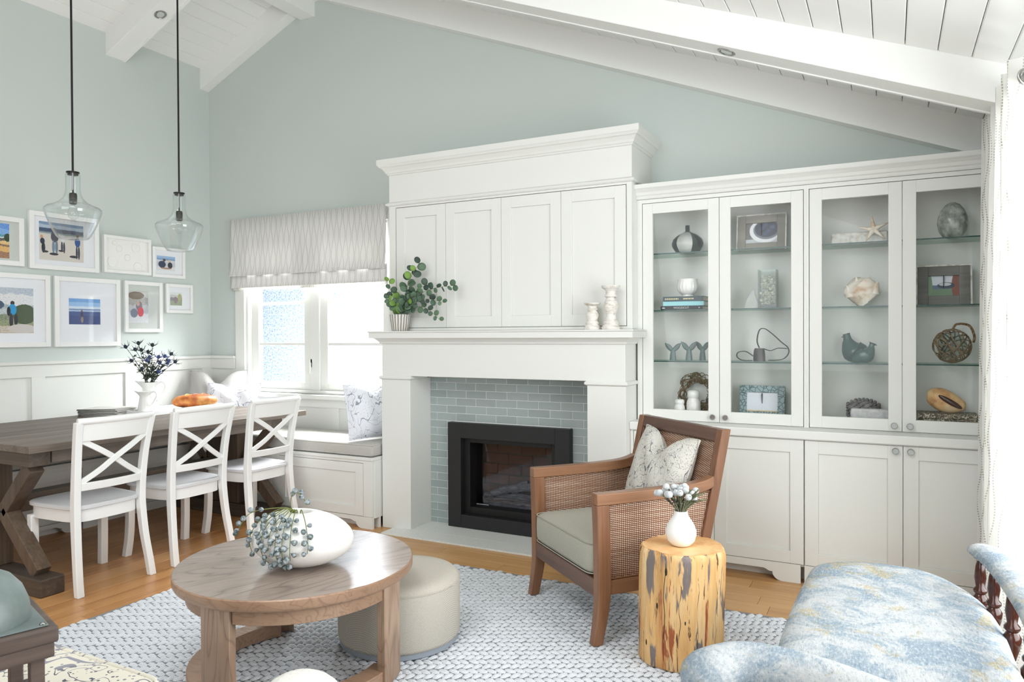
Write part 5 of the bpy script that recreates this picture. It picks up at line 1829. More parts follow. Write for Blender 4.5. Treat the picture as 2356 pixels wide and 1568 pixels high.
m = MB()
for za, zb in ((0.848, 0.905), (0.40, 0.45)):
    rings = []
    for w in (0.048, AW - 0.048):
        a, b = back_pt(w, za), back_pt(w, zb)
        rings.append([a + Vector((0, -0.020, 0)), a + Vector((0, 0.018, 0)), b + Vector((0, 0.018, 0)), b + Vector((0, -0.020, 0))])
    MB().loft(rings).build('back_crossrail', 'walnut_x', ac, bevel=0.003)
rings = []
for w in (0.05, AW - 0.05):
    a, b = back_pt(w, 0.45), back_pt(w, 0.85)
    rings.append([a + Vector((0, -0.005, 0)), a + Vector((0, 0.005, 0)), b + Vector((0, 0.005, 0)), b + Vector((0, -0.005, 0))])
MB().loft(rings).build('back_cane', 'cane', ac)
q2 = [back_pt(0.055, 0.455, -0.012), back_pt(AW - 0.055, 0.455, -0.012), back_pt(AW - 0.055, 0.845, -0.012), back_pt(0.055, 0.845, -0.012)]
MB().tube(q2 + q2[:1], 0.0035, 6).build('bead', 'walnut_x', ac, 40)
cu_ = MB().squad((AW / 2, 0.293, 0.372), (AW / 2 - 0.060, 0.285, 0.078), 0.28, 0.14, 64, 18, 0.022)
cu_.build('seat_cushion', 'grey_tweed', ac, 180)
for zz in (0.437, 0.307):
    loop = []
    a, b = AW / 2 - 0.062, 0.283
    for i in range(65):
        th = 2 * PI * i / 64
        c, s_ = math.cos(th), math.sin(th)
        loop.append((AW / 2 + math.copysign(abs(c) ** 0.14, c) * a, 0.293 + math.copysign(abs(s_) ** 0.14, s_) * b, zz))
    MB().tube(loop, 0.0028, 5).build('piping', 'grey_tweed', ac, 180)
acm = Matrix.Translation(ac.location) @ Matrix.Rotation(ac.rotation_euler.z, 4, 'Z')
pl_ = acm @ Vector((0.345, 0.500, 0.458))
pillow('accent_pillow', 'cream pillow printed with grey leaves on the cane armchair', 0.455, 0.42, 0.17, pl_, ac.rotation_euler.z, math.radians(-19), 'leaf_print', 0.095, math.radians(3))

# ------------------------------------------------------------------ spindle tub chair
tc_ = thing('tub_chair', 'tapestry tub chair with dark turned spindles', 'armchair', (0.0, 2.5, 0.0), world=True)
SZ = 0.485


def seat_out(k, sc=1.0):
    pts = catmull([(-0.285, 2.02, 0), (-0.292, 2.35, 0), (-0.280, 2.75, 0), (-0.255, 2.98, 0), (-0.15, 3.075, 0), (0.02, 3.105, 0), (0.15, 3.05, 0), (0.255, 2.86, 0), (0.300, 2.60, 0), (0.305, 2.30, 0), (0.29, 2.02, 0), (0.0, 1.98, 0), (-0.285, 2.02, 0)], k)
    return [Vector((p.x * sc, 2.55 + (p.y - 2.55) * sc, 0)) for p in pts[:-1]]


rings = []
for sc, z in ((0.97, 0.24), (1.0, 0.27), (1.0, SZ - 0.075), (0.992, SZ - 0.040), (0.965, SZ - 0.016), (0.90, SZ - 0.002), (0.75, SZ + 0.010), (0.5, SZ + 0.018), (0.2, SZ + 0.021), (0.01, SZ + 0.021)):
    rings.append([Vector((p.x, p.y, z)) for p in seat_out(6, sc)])
MB().loft(rings).build('seat', 'tapestry', tc_, 180)
ap_ = catmull([(0.255, 2.93, 0.615), (0.300, 2.72, 0.625), (0.330, 2.40, 0.632), (0.335, 2.05, 0.635), (0.28, 1.74, 0.635), (0.05, 1.58, 0.635)], 6)
rings = []
for k, p in enumerate(ap_):
    d = (ap_[min(k + 1, len(ap_) - 1)] - ap_[max(k - 1, 0)]).normalized()
    n_ = Vector((d.y, -d.x, 0))
    e_ = math.sin(min(1.0, (k + 0.4) / 4) * PI / 2)
    rings.append([p + n_ * (0.052 * e_ * math.cos(t)) + Vector((0, 0, 0.022 * e_ * math.sin(t) * (1.35 if math.sin(t) > 0 else 0.5))) for t in [2 * PI * j / 14 for j in range(14)]])
MB().loft(rings).build('arm_pad', 'tapestry', tc_, 180)
rl = [p + Vector((0, 0, -0.022)) for p in ap_[1:]]
MB().tube(rl, 0.014, 8).build('arm_rail', 'turned_wood', tc_, 60)
for f_ in (0.10, 0.22, 0.34, 0.47, 0.60, 0.75, 0.9):
    p = ap_[int(f_ * (len(ap_) - 1))]
    h0, h1 = SZ - 0.08, p.z - 0.030
    prof = [(0.010, 0), (0.013, 0.06), (0.022, 0.22), (0.024, 0.34), (0.014, 0.42), (0.021, 0.46), (0.021, 0.50), (0.013, 0.55), (0.018, 0.72), (0.014, 0.92), (0.010, 1.0)]
    MB().lathe([(r, z * (h1 - h0)) for r, z in prof], 16, (p.x - 0.012 * (1 if p.y > 1.8 else 0), p.y, h0)).build('spindle', 'turned_wood', tc_, 60)
bk_ = catmull([(-0.430, 1.80, 0.49), (-0.405, 1.885, 0.50), (-0.33, 1.945, 0.505), (-0.20, 1.945, 0.505), (-0.05, 1.90, 0.50), (0.10, 1.82, 0.495), (0.28, 1.74, 0.49)], 6)
rings = []
for k, p in enumerate(bk_):
    d = (bk_[min(k + 1, len(bk_) - 1)] - bk_[max(k - 1, 0)]).normalized()
    n_ = Vector((-d.y, d.x, 0))
    e_ = 0.25 + 0.75 * math.sin(min(1.0, (k + 0.2) / 5) * PI / 2)
    rings.append([p + n_ * (0.070 * e_ * math.cos(t)) + Vector((0, 0, 0.060 * e_ * math.sin(t) - 0.02)) for t in [2 * PI * j / 16 for j in range(16)]])
MB().loft(rings).build('back_roll', 'tapestry', tc_, 180)
for x, y in ((-0.22, 2.15), (-0.20, 2.95), (0.22, 2.15), (0.16, 2.92)):
    z0 = RUG + 0.0005
    MB().lathe([(0.016, 0), (0.022, 0.02), (0.016, 0.05), (0.026, 0.12), (0.028, 0.18), (0.024, 0.245 - z0)], 16, (x, y, z0)).build('leg', 'turned_wood', tc_, 60)

# ------------------------------------------------------------------ lantern and print cube in the near corner
cb = thing('print_ottoman', 'cream ottoman with grey coral print and piped edges', 'ottoman', (-2.02, 0.93, 0.0), world=True)
MB().squad((-2.02, 0.93, 0.2425), (0.325, 0.345, 0.2025), 0.10, 0.12, 64, 24, 0.014).build('upholstery', 'coral_print', cb, 180)
loop = []
for i in range(65):
    th = 2 * PI * i / 64
    c, s_ = math.cos(th), math.sin(th)
    loop.append((-2.02 + math.copysign(abs(c) ** 0.12, c) * 0.318, 0.93 + math.copysign(abs(s_) ** 0.12, s_) * 0.338, 0.436))
MB().tube(loop, 0.008, 8).build('piping', 'coral_print', cb, 180)
for x in (-2.25, -1.79):
    for y in (0.70, 1.16):
        MB().lathe([(0.016, 0.0), (0.024, 0.041)], 12, (x, y, 0.0155 if x > rx0 and y > ry0 else 0.0)).build('foot', 'turned_wood', cb, 40)
ln = thing('lantern', 'dark weathered wood lantern with a rounded zinc roof', 'lantern', (-1.835, 0.880, 0.462), YAW + PI / 4)
s_h = 0.142
MB().box(-s_h, s_h, -s_h, s_h, 0.0, 0.028).build('base', 'lantern_wood', ln, bevel=0.004)
for a in (-1, 1):
    for b in (-1, 1):
        MB().box(a * 0.105 - 0.014, a * 0.105 + 0.014, b * 0.105 - 0.014, b * 0.105 + 0.014, 0.0285, 0.168).build('corner_post', 'lantern_wood', ln, bevel=0.002)
for k in range(4):
    MB().box(-0.091, 0.091, -0.107, -0.104, 0.0285, 0.168).xf(Matrix.Rotation(k * PI / 2, 4, 'Z')).build('pane', 'pane', ln)
MB().box(-0.135, 0.135, -0.135, 0.135, 0.1685, 0.202).build('lower_slab', 'lantern_wood', ln, bevel=0.004)
MB().box(-s_h, s_h, -s_h, s_h, 0.2025, 0.238).build('upper_slab', 'lantern_wood', ln, bevel=0.005)
MB().box(-s_h + 0.016, s_h - 0.016, -s_h + 0.016, s_h - 0.016, 0.2385, 0.242).build('roof_flange', 'zinc', ln, bevel=0.002)
prof = [(0.116, 0.242), (0.116, 0.250), (0.112, 0.280), (0.100, 0.312), (0.078, 0.340), (0.048, 0.358), (0.02, 0.364), (0.002, 0.365)]
MB().lathe(prof, 40).build('dome', 'zinc', ln, 60)
for a in (-1, 1):
    for b in (-1, 1):
        MB().ball((a * 0.116, b * 0.116, 0.243), (0.007, 0.007, 0.004), 10, 6).build('rivet', 'dull_steel', ln, 180)
MB().tube(catmull([(-0.02, 0, 0.36), (-0.022, 0, 0.385), (0, 0, 0.40), (0.022, 0, 0.385), (0.02, 0, 0.36)], 6), 0.004, 8).build('ring_handle', 'dull_steel', ln, 180)
pf = thing('white_pouf', 'small white fleecy pouf on the rug before the coffee table', 'pouf', (-1.547, 1.604, RUG))
MB().squad((0, 0, 0.167), (0.150, 0.150, 0.167), 0.9, 1.0, 32, 16).build('fleece', 'sheep_white', pf, 180)

# ------------------------------------------------------------------ things on the mantel shelf
MZ = 1.3745
pot = thing('ribbed_pot', 'small pale ribbed pot holding eucalyptus on the mantel', 'pot', (-3.018, 4.115, MZ))
MB().lathe([(0.052, 0.0), (0.056, 0.004), (0.066, 0.06), (0.073, 0.113), (0.070, 0.115), (0.064, 0.10), (0.050, 0.02), (0.002, 0.018)], 40).build('pot_body', 'ribbed_pot', pot, 50)
PB = Vector((-3.018, 4.115, MZ + 0.02))
leaf_cache = {}


def leaf_mesh(mat):
    if mat not in leaf_cache:
        m = MB()
        rings = [[(0.001, 0, 0)] * 1]
        n_ = 14
        vs, fs = [(0, 0, -0.0016)], []
        for rr, zz in ((0.5, -0.0010), (1.0, 0.0012)):
            for i in range(n_):
                a = 2 * PI * i / n_
                vs.append((rr * 0.5 * math.cos(a) * 0.92, rr * 0.5 * math.sin(a) + 0.5, zz * 20 * 0.05))
        vs[0] = (0, 0.5, -0.004)
        for i in range(n_):
            j = (i + 1) % n_
            fs.append((0, 1 + i, 1 + j))
            fs.append((1 + i, 1 + n_ + i, 1 + n_ + j, 1 + j))
        k = len(vs)
        vs += [(x, y, z - 0.02) for x, y, z in vs]
        fs += [tuple(reversed([q_ + k for q_ in f])) for f in fs]
        for i in range(n_):
            j = (i + 1) % n_
            fs.append((1 + n_ + i, 1 + n_ + i + k, 1 + n_ + j + k, 1 + n_ + j))
        m.v, m.f = vs, fs
        me = m.mesh('leaf')
        me.materials.append(MAT[mat])
        me.shade_smooth()
        leaf_cache[mat] = me
    return leaf_cache[mat]


def branch(tip, bend, n_leaf, size, lab, seed, bright=0.0):
    rnd = random.Random(seed)
    t = thing('eucalyptus_branch', lab, 'branch', PB, 0, 'eucalyptus branches on the mantel')
    tip = Vector(tip) - PB
    a = rnd.uniform(0, 2 * PI)
    rim = Vector((0.035 * math.cos(a) + 0.01, 0.02 * math.sin(a), 0.095))
    P = catmull([Vector((0, 0, 0.0)), rim, rim.lerp(tip, 0.5) + Vector(bend), tip], 10)
    MB().tube(P, [0.0026 - 0.0016 * k / len(P) for k in range(len(P))], 5).build('stem', 'stem_grey', t, 180)
    view = Vector((0.55, -0.83, 0.05))
    for j in range(n_leaf):
        f_ = 0.36 + 0.64 * (j + 0.6) / n_leaf
        i = min(int(f_ * (len(P) - 1)), len(P) - 2)
        p, d = P[i], (P[i + 1] - P[i]).normalized()
        side = d.cross(view).normalized() * (1 if j % 2 else -1)
        out = (side * 0.9 + d * 0.45 + Vector((rnd.uniform(-.3, .3), rnd.uniform(-.35, .15), rnd.uniform(-.3, .3)))).normalized()
        nrm = (view + Vector((rnd.uniform(-.8, .8), rnd.uniform(-.4, .4), rnd.uniform(-.7, .7)))).normalized()
        xax = out.cross(nrm).normalized()
        nrm = xax.cross(out).normalized()
        s_ = size * rnd.uniform(0.75, 1.15) * (1.15 - 0.45 * f_)
        o = bpy.data.objects.new('leaf', leaf_mesh('leaf_bright' if rnd.random() < bright else 'eucalyptus_leaf'))
        COL.objects.link(o)
        o.parent = t
        M3 = Matrix((xax, out, nrm)).transposed().to_4x4()
        o.matrix_local = Matrix.Translation(p) @ M3 @ Matrix.Scale(s_, 4)


YB = 4.10
branch((-2.835, YB, 1.845), (-0.02, -0.02, 0.03), 11, 0.072, 'tallest eucalyptus branch rising from the mantel pot', 1, 0.1)
branch((-2.905, YB + 0.02, 1.80), (-0.02, 0.0, 0.02), 9, 0.066, 'upright eucalyptus branch beside the tallest one', 2)
branch((-3.085, YB - 0.02, 1.735), (-0.03, 0, 0.01), 9, 0.060, 'bright young eucalyptus branch on the window side of the pot', 3, 0.5)
branch((-3.105, YB - 0.02, 1.60), (-0.01, 0, 0.03), 8, 0.058, 'short eucalyptus branch low on the window side', 4, 0.1)
branch((-2.545, YB - 0.01, 1.675), (0.0, -0.02, 0.055), 18, 0.055, 'longest eucalyptus branch reaching across the cabinet doors', 5)
branch((-2.62, YB - 0.03, 1.56), (0.02, -0.02, 0.06), 13, 0.050, 'eucalyptus branch leaning out below the longest one', 6)
branch((-2.655, YB - 0.03, 1.445), (0.03, -0.02, 0.07), 13, 0.048, 'eucalyptus branch drooping towards the mantel shelf', 7)
branch((-2.87, YB - 0.03, 1.60), (0.0, -0.02, 0.03), 12, 0.062, 'dense middle eucalyptus branch over the pot rim', 8, 0.15)
branch((-2.76, YB, 1.70), (0.0, -0.01, 0.03), 12, 0.058, 'middle eucalyptus branch slanting up across the first door', 9)


def candlestick(label, x, h, r):
    t = thing('candlestick', label, 'candlestick', (x, 4.105, MZ), group='whitewashed candlesticks on the mantel')
    k = h
    prof = [(r, 0.0), (r * 1.02, 0.010), (r * 0.92, 0.02), (r * 0.74, 0.028), (r * 0.82, 0.04), (r * 0.62, 0.052)]
    body = [(0.50, 0.34), (0.66, 0.42), (0.78, 0.52), (0.74, 0.60), (0.56, 0.68), (0.48, 0.72), (0.66, 0.75), (0.66, 0.78), (0.52, 0.80), (0.54, 0.88), (0.82, 0.93), (0.98, 0.955), (1.0, 1.0), (0.86, 1.0), (0.80, 0.985)]
    prof += [(r * a, b * k) for a, b in body if b * k > 0.055]
    prof += [(0.002, k * 0.985)]
    MB().lathe(prof, 32).build('turned_body', 'chalky_candle', t, 50)


candlestick('shorter whitewashed turned candlestick on the mantel', -1.592, 0.160, 0.050)
candlestick('taller whitewashed turned candlestick on the mantel', -1.474, 0.260, 0.056)

# ------------------------------------------------------------------ things behind the glass doors
S0, S1, S2, S3 = 0.8475, 1.1845, 1.4915, 1.8345
IY = 4.44


def lathe_thing(name, label, cat, loc, prof, mat, part, n=36, smooth=50, group=None, **kw):
    t = thing(name, label, cat, loc, group=group)
    MB().lathe(prof, n, **kw).build(part, mat, t, smooth)
    return t


g = thing('gourd_vase', 'round smoky glass bottle vase with a thin neck', 'vase', (-1.10, IY, S3))
MB().lathe([(0.045, 0.0), (0.072, 0.012), (0.092, 0.042), (0.095, 0.062), (0.086, 0.088), (0.060, 0.112), (0.030, 0.126), (0.014, 0.136), (0.013, 0.172), (0.010, 0.172), (0.010, 0.136)], 44, cap=True).build('bottle', 'gourd_glass', g, 60)
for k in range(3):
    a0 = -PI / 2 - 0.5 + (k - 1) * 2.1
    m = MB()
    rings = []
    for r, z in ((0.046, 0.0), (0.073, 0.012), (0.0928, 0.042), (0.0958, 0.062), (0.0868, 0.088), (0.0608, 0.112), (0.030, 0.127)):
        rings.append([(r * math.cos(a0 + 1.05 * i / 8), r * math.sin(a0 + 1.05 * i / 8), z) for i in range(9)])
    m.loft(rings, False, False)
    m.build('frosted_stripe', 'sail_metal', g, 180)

bw = thing('fluted_bowl', 'white fluted footed bowl on the stack of books', 'bowl', (-1.10, IY, S2 + 0.0815))
rings = []
for r, z in ((0.034, 0.0), (0.032, 0.010), (0.040, 0.016), (0.058, 0.034), (0.064, 0.058), (0.060, 0.080), (0.058, 0.092), (0.061, 0.106), (0.058, 0.106), (0.054, 0.09), (0.056, 0.06), (0.03, 0.03), (0.002, 0.028)):
    ring = []
    for i in range(72):
        th = 2 * PI * i / 72
        fl = 1 + 0.035 * math.cos(18 * th) * (1 if 0.014 < z < 0.09 else 0)
        ring.append((r * fl * math.cos(th), r * fl * math.sin(th), z))
    rings.append(ring)
MB().loft(rings).build('bowl_body', 'ceramic', bw, 60)


def text_mesh(txt, size, name, mat, parent, M4):
    cdat = bpy.data.curves.new(name, 'FONT')
    cdat.body, cdat.size, cdat.extrude, cdat.align_x, cdat.align_y = txt, size, 0.0003, 'CENTER', 'CENTER'
    tmp = bpy.data.objects.new('tmp_text', cdat)
    COL.objects.link(tmp)
    bpy.context.view_layer.update()
    me = bpy.data.meshes.new_from_object(tmp.evaluated_get(bpy.context.evaluated_depsgraph_get()))
    bpy.data.objects.remove(tmp)
    me.materials.clear()
    me.materials.append(MAT[mat])
    o = bpy.data.objects.new(name, me)
    COL.objects.link(o)
    o.parent = parent
    o.matrix_local = M4
    return o


def book(label, x0, x1, z0, z1, mat, txt=None, tsize=0.018, ink='grey_print', rot=0.0, marks=None):
    xc = (x0 + x1) / 2
    t = thing('book', label, 'book', (xc, IY - 0.005, z0), rot, 'books under the fluted bowl')
    w, h, d = (x1 - x0) / 2, z1 - z0 - 0.0006, 0.085
    c = MB().box(-w, w, -d, -d + 0.004, 0.0, h).box(-w, w, -d + 0.004, d, 0.0, 0.0022).box(-w, w, -d + 0.004, d, h - 0.0022, h)
    cv = c.build('cover', mat, t, bevel=0.0008, seg=1)
    MB().box(-w + 0.004, w - 0.004, -d + 0.0045, d - 0.004, 0.0024, h - 0.0024).build('pages', 'paper', t)
    M4 = Matrix.Translation((0, -d - 0.0003, h / 2)) @ Matrix.Rotation(PI / 2, 4, 'X')
    if txt:
        text_mesh(txt, tsize, 'spine_title', ink, cv, M4)
    if marks:
        m = MB()
        for a, b in marks:
            m.box(a, b, -d - 0.0008, -d - 0.0002, h * 0.36, h * 0.64)
        m.build('spine_lettering', ink, cv)


book('black art book at the bottom of the stack, titled on its spine', -1.243, -0.990, S2, S2 + 0.0230, 'book_black', 'WOODCUT', 0.0175, marks=[(0.104, 0.110), (-0.118, -0.100)])
book('plain pale turquoise book in the middle of the stack', -1.230, -0.985, S2 + 0.0235, S2 + 0.0505, 'book_aqua', rot=math.radians(2))
rnd = random.Random(5)
mk, x = [], -0.108
while x < 0.07:
    w_ = rnd.uniform(0.004, 0.012)
    if not -0.025 < x < -0.008:
        mk.append((x, x + w_))
    x += w_ + 0.003
book('dark slate book with pale gilt lettering on top of the stack', -1.228, -0.984, S2 + 0.0510, S2 + 0.0805, 'book_slate', rot=math.radians(-2), ink='gold_print', marks=mk)


def whale_tail(label, x, y, h, rz, spread, mat):
    t = thing('whale_tail', label, 'figurine', (x, y, S1), rz, 'whale tail figurines')
    MB().lathe([(0.021, 0.0), (0.019, h * 0.2), (0.016, h * 0.42), (0.013, h * 0.58), (0.010, h * 0.66), (0.002, h * 0.70)], 18, sy=0.72).build('tail_stock', mat, t, 60)
    for sg in (-1, 1):
        P = catmull([Vector((0.0, 0, h * 0.56)), Vector((sg * spread * 0.35, 0, h * 0.70)), Vector((sg * spread * 0.75, 0, h * 0.86)), Vector((sg * spread, 0, h * 1.0))], 5)
        rings = []
        for k, p in enumerate(P):
            f_ = k / (len(P) - 1)
            wd = h * (0.10 + 0.09 * math.sin(PI * min(1, f_ * 1.1))) * (1 - f_ ** 4 * 0.85)
            rings.append([p + Vector((-sg * 0.3 * wd * math.sin(a), 0.0075 * (1 - 0.6 * f_) * math.cos(a), wd * math.sin(a) * 0.8)) for a in [2 * PI * i / 10 for i in range(10)]])
        MB().loft(rings).build('fluke', mat, t, 180)


whale_tail('grey-green whale tail figurine standing alone', -1.192, IY, 0.105, 0.0, 0.050, 'tail_glaze')
whale_tail('grey-green whale tail figurine in the middle of three', -1.090, IY - 0.01, 0.114, 0.25, 0.048, 'tail_glaze')
whale_tail('grey-green whale tail figurine nearest the door stile', -1.014, IY + 0.015, 0.114, -0.3, 0.046, 'tail_glaze')

wr = thing('twig_wreath', 'round brown twig wreath behind the white jars', 'wreath', (-1.065, 4.525, S0), 0.0)
m = MB()
rnd = random.Random(9)
for k in range(64):
    a0 = rnd.uniform(0, 2 * PI)
    ln_ = rnd.uniform(1.2, 2.6)
    pr, ps, ro = rnd.uniform(0, 2 * PI), rnd.uniform(2, 5), rnd.uniform(0.012, 0.036)
    pts = []
    for j in range(12):
        a = a0 + ln_ * j / 11
        R0 = 0.093 + ro * math.cos(pr + ps * a)
        pts.append((R0 * math.cos(a), 0.028 * math.sin(pr + ps * a) * 0.7, R0 * math.sin(a) + 0.134))
    m.tube(pts, 0.0024, 4)
tw = m.build('twigs', 'twig', wr, 60)
tw['kind'] = 'stuff'
for lab, x, h, r in (('smaller white milk-glass jar before the wreath', -1.148, 0.100, 0.034), ('taller white milk-glass jar before the wreath', -1.062, 0.158, 0.042)):
    t = thing('lidded_jar', lab, 'jar', (x, 4.425, S0), group='white jars before the wreath')
    MB().lathe([(r * 0.96, 0.0), (r, 0.004), (r, h * 0.50), (r * 0.90, h * 0.60), (r * 0.80, h * 0.64), (r * 0.80, h * 0.70)], 32).build('jar_body', 'ceramic', t, 50)
    MB().lathe([(r * 0.80, h * 0.702), (r * 0.86, h * 0.73), (r * 0.90, h * 0.82), (r * 0.84, h * 0.94), (r * 0.6, h * 0.99), (0.002, h)], 32).build('lid', 'ceramic', t, 50)


def stand_frame(label, x0, x1, z0, h, fw, mat, art, edge=None, name='photo_frame', y=IY + 0.03, tilt=8):
    w = x1 - x0
    t = thing(name, label, 'photo frame', ((x0 + x1) / 2, y, z0), 0.0, 'photo frames on the glass shelves')
    rot = Matrix.Rotation(math.radians(-tilt), 4, 'X')
    m = MB()
    m.box(-w / 2, -w / 2 + fw, -0.010, 0.010, 0, h).box(w / 2 - fw, w / 2, -0.010, 0.010, 0, h).box(-w / 2 + fw, w / 2 - fw, -0.010, 0.010, 0, fw).box(-w / 2 + fw, w / 2 - fw, -0.010, 0.010, h - fw, h)
    m.xf(rot).build('frame', mat, t, bevel=0.002)
    if edge:
        e = 0.008
        m = MB()
        m.box(-w / 2 - e, -w / 2, -0.012, 0.012, 0, h).box(w / 2, w / 2 + e, -0.012, 0.012, 0, h).box(-w / 2 - e, w / 2 + e, -0.012, 0.012, h, h + e)
        m.xf(rot).build('outer_edge', edge, t)
    a = MB()
    yy = 0.002
    a.v = [(-w / 2 + fw, yy, fw), (w / 2 - fw, yy, fw), (w / 2 - fw, yy, h - fw), (-w / 2 + fw, yy, h - fw)]
    a.v += [(p[0], yy + 0.002, p[2]) for p in a.v]
    a.f = [(0, 1, 2, 3), (7, 6, 5, 4), (0, 4, 5, 1), (1, 5, 6, 2), (2, 6, 7, 3), (3, 7, 4, 0)]
    a.uv = [(0, 0), (1, 0), (1, 1), (0, 1)] * 2
    a.xf(rot)
    a.build('print', art, t, recalc=False)
    MB().bar((0, 0.012, h * 0.75), (0, 0.055, 0.003), 0.03, 0.003, (1, 0, 0)).build('easel_back', 'book_black', t)
    return t


stand_frame('driftwood photo frame with a bowl of blueberries', -0.808, -0.542, S3, 0.208, 0.044, 'frame_driftwood', 'photo_blueberries', 'white_driftwood')
stand_frame('blue-grey hexagon-patterned photo frame with a pale print', -0.800, -0.545, S0, 0.192, 0.040, 'hex_frame', 'photo_pale_print')
stand_frame('dark grey photo frame with a pale outer edge', 0.128, 0.370, S2, 0.208, 0.050, 'frame_grey', 'photo_boat', 'white_driftwood')

sl = thing('sail_sculpture', 'silver sail-shaped metal sculpture', 'sculpture', (-0.715, IY - 0.02, S2))
MB().loft([[(-0.046, -0.018, 0), (0.046, -0.012, 0), (0.040, 0.018, 0), (-0.040, 0.018, 0)], [(-0.043, -0.020, 0.014), (0.041, -0.012, 0.014), (0.036, 0.016, 0.014), (-0.037, 0.016, 0.014)],
           [(-0.032, -0.019, 0.05), (0.026, -0.010, 0.05), (0.024, 0.010, 0.05), (-0.028, 0.010, 0.05)], [(-0.013, -0.012, 0.088), (0.012, -0.004, 0.088), (0.012, 0.006, 0.088), (-0.011, 0.004, 0.088)],
           [(0.006, -0.002, 0.114), (0.009, -0.001, 0.114), (0.009, 0.002, 0.114), (0.006, 0.001, 0.114)]]).build('sail', 'sail_metal', sl, 30, bevel=0.002)

sv = thing('shell_vase', 'clear glass vase filled with small shells', 'vase', (-0.632, IY + 0.005, S2))
m = MB()
hw = 0.050
m.box(-hw, hw, -hw, -hw + 0.004, 0, 0.224).box(-hw, hw, hw - 0.004, hw, 0, 0.224).box(-hw, -hw + 0.004, -hw + 0.004, hw - 0.004, 0, 0.224).box(hw - 0.004, hw, -hw + 0.004, hw - 0.004, 0, 0.224).box(-hw + 0.004, hw - 0.004, -hw + 0.004, hw - 0.004, 0, 0.012)
m.build('glass_body', 'vase_glass', sv)
fill = MB()
rnd = random.Random(31)
for k in range(170):
    p = (rnd.uniform(-0.036, 0.036), rnd.uniform(-0.036, 0.036), rnd.uniform(0.022, 0.196))
    r = rnd.uniform(0.006, 0.012)
    s0 = len(fill.v)
    fill.ball((0, 0, 0), (r, r * 0.75, r * 0.55), 7, 4)
    fill.xf(Matrix.Translation(p) @ Matrix.Rotation(rnd.uniform(0, 6), 4, 'X') @ Matrix.Rotation(rnd.uniform(0, 6), 4, 'Z'), s0)
fl = fill.build('shell_filling', 'shell_bits', sv, 60)
fl['kind'] = 'stuff'

cbell = thing('cowbell', 'dark iron cowbell with its black leather strap looped behind', 'cowbell', (-0.680, IY - 0.01, S1))
MB().loft([[(0.034 * math.cos(a) * 1.0, 0.026 * math.sin(a), 0.0) for a in [2 * PI * i / 20 for i in range(20)]], [(0.034 * math.cos(a), 0.025 * math.sin(a), 0.03) for a in [2 * PI * i / 20 for i in range(20)]],
           [(0.031 * math.cos(a), 0.021 * math.sin(a), 0.062) for a in [2 * PI * i / 20 for i in range(20)]], [(0.025 * math.cos(a), 0.014 * math.sin(a), 0.076) for a in [2 * PI * i / 20 for i in range(20)]]]).build('bell', 'cast_iron', cbell, 60)


def strap(pts, w, parent):
    P = catmull([Vector(p) for p in pts], 6)
    rings = []
    for k, p in enumerate(P):
        d = (P[min(k + 1, len(P) - 1)] - P[max(k - 1, 0)]).normalized()
        y_ = Vector((0, 1, 0))
        n_ = d.cross(y_).normalized() * 0.0022
        rings.append([p - y_ * w - n_, p + y_ * w - n_, p + y_ * w + n_, p - y_ * w + n_])
    MB().loft(rings).build('strap', 'strap_black', parent, 50)


strap([(-0.035, 0.0, 0.030), (-0.075, 0.002, 0.056), (-0.118, 0.005, 0.052), (-0.128, 0.006, 0.028), (-0.100, 0.004, 0.006), (-0.040, 0.0, 0.004)], 0.009, cbell)
strap([(0.0, 0.0, 0.078), (-0.012, 0.0, 0.12), (0.0, 0.004, 0.180), (0.028, 0.008, 0.190), (0.070, 0.012, 0.160), (0.120, 0.015, 0.112), (0.155, 0.018, 0.080), (0.158, 0.016, 0.045), (0.125, 0.012, 0.012), (0.050, 0.005, 0.006)], 0.011, cbell)
strap([(0.02, 0.012, 0.074), (0.060, 0.016, 0.062), (0.100, 0.018, 0.076), (0.150, 0.020, 0.074)], 0.009, cbell)

dw = thing('driftwood_block', 'white painted driftwood block behind the starfish', 'driftwood', (-0.155, IY + 0.02, S3))
MB().box(-0.142, 0.142, -0.030, 0.030, 0.0, 0.068).build('block', 'white_driftwood', dw, 40, bevel=0.008)
sf = thing('starfish', 'pale cream starfish leaning on the driftwood block', 'starfish', (-0.082, IY - 0.058, S3))
m = MB()
cen_s = Vector((0, 0, 0.075))
for k in range(5):
    a = PI / 2 + 2 * PI * k / 5 + 0.12
    tip = cen_s + Vector((math.cos(a), 0, math.sin(a))) * 0.078
    mid = cen_s.lerp(tip, 0.5)
    m.tube([cen_s, cen_s.lerp(tip, 0.25), mid, cen_s.lerp(tip, 0.8), tip], [0.013, 0.0125, 0.0085, 0.005, 0.0015], 10)
m.xf(Matrix.Rotation(math.radians(-14), 4, 'X'))
m.build('star_body', 'conch_shell', sf, 180)

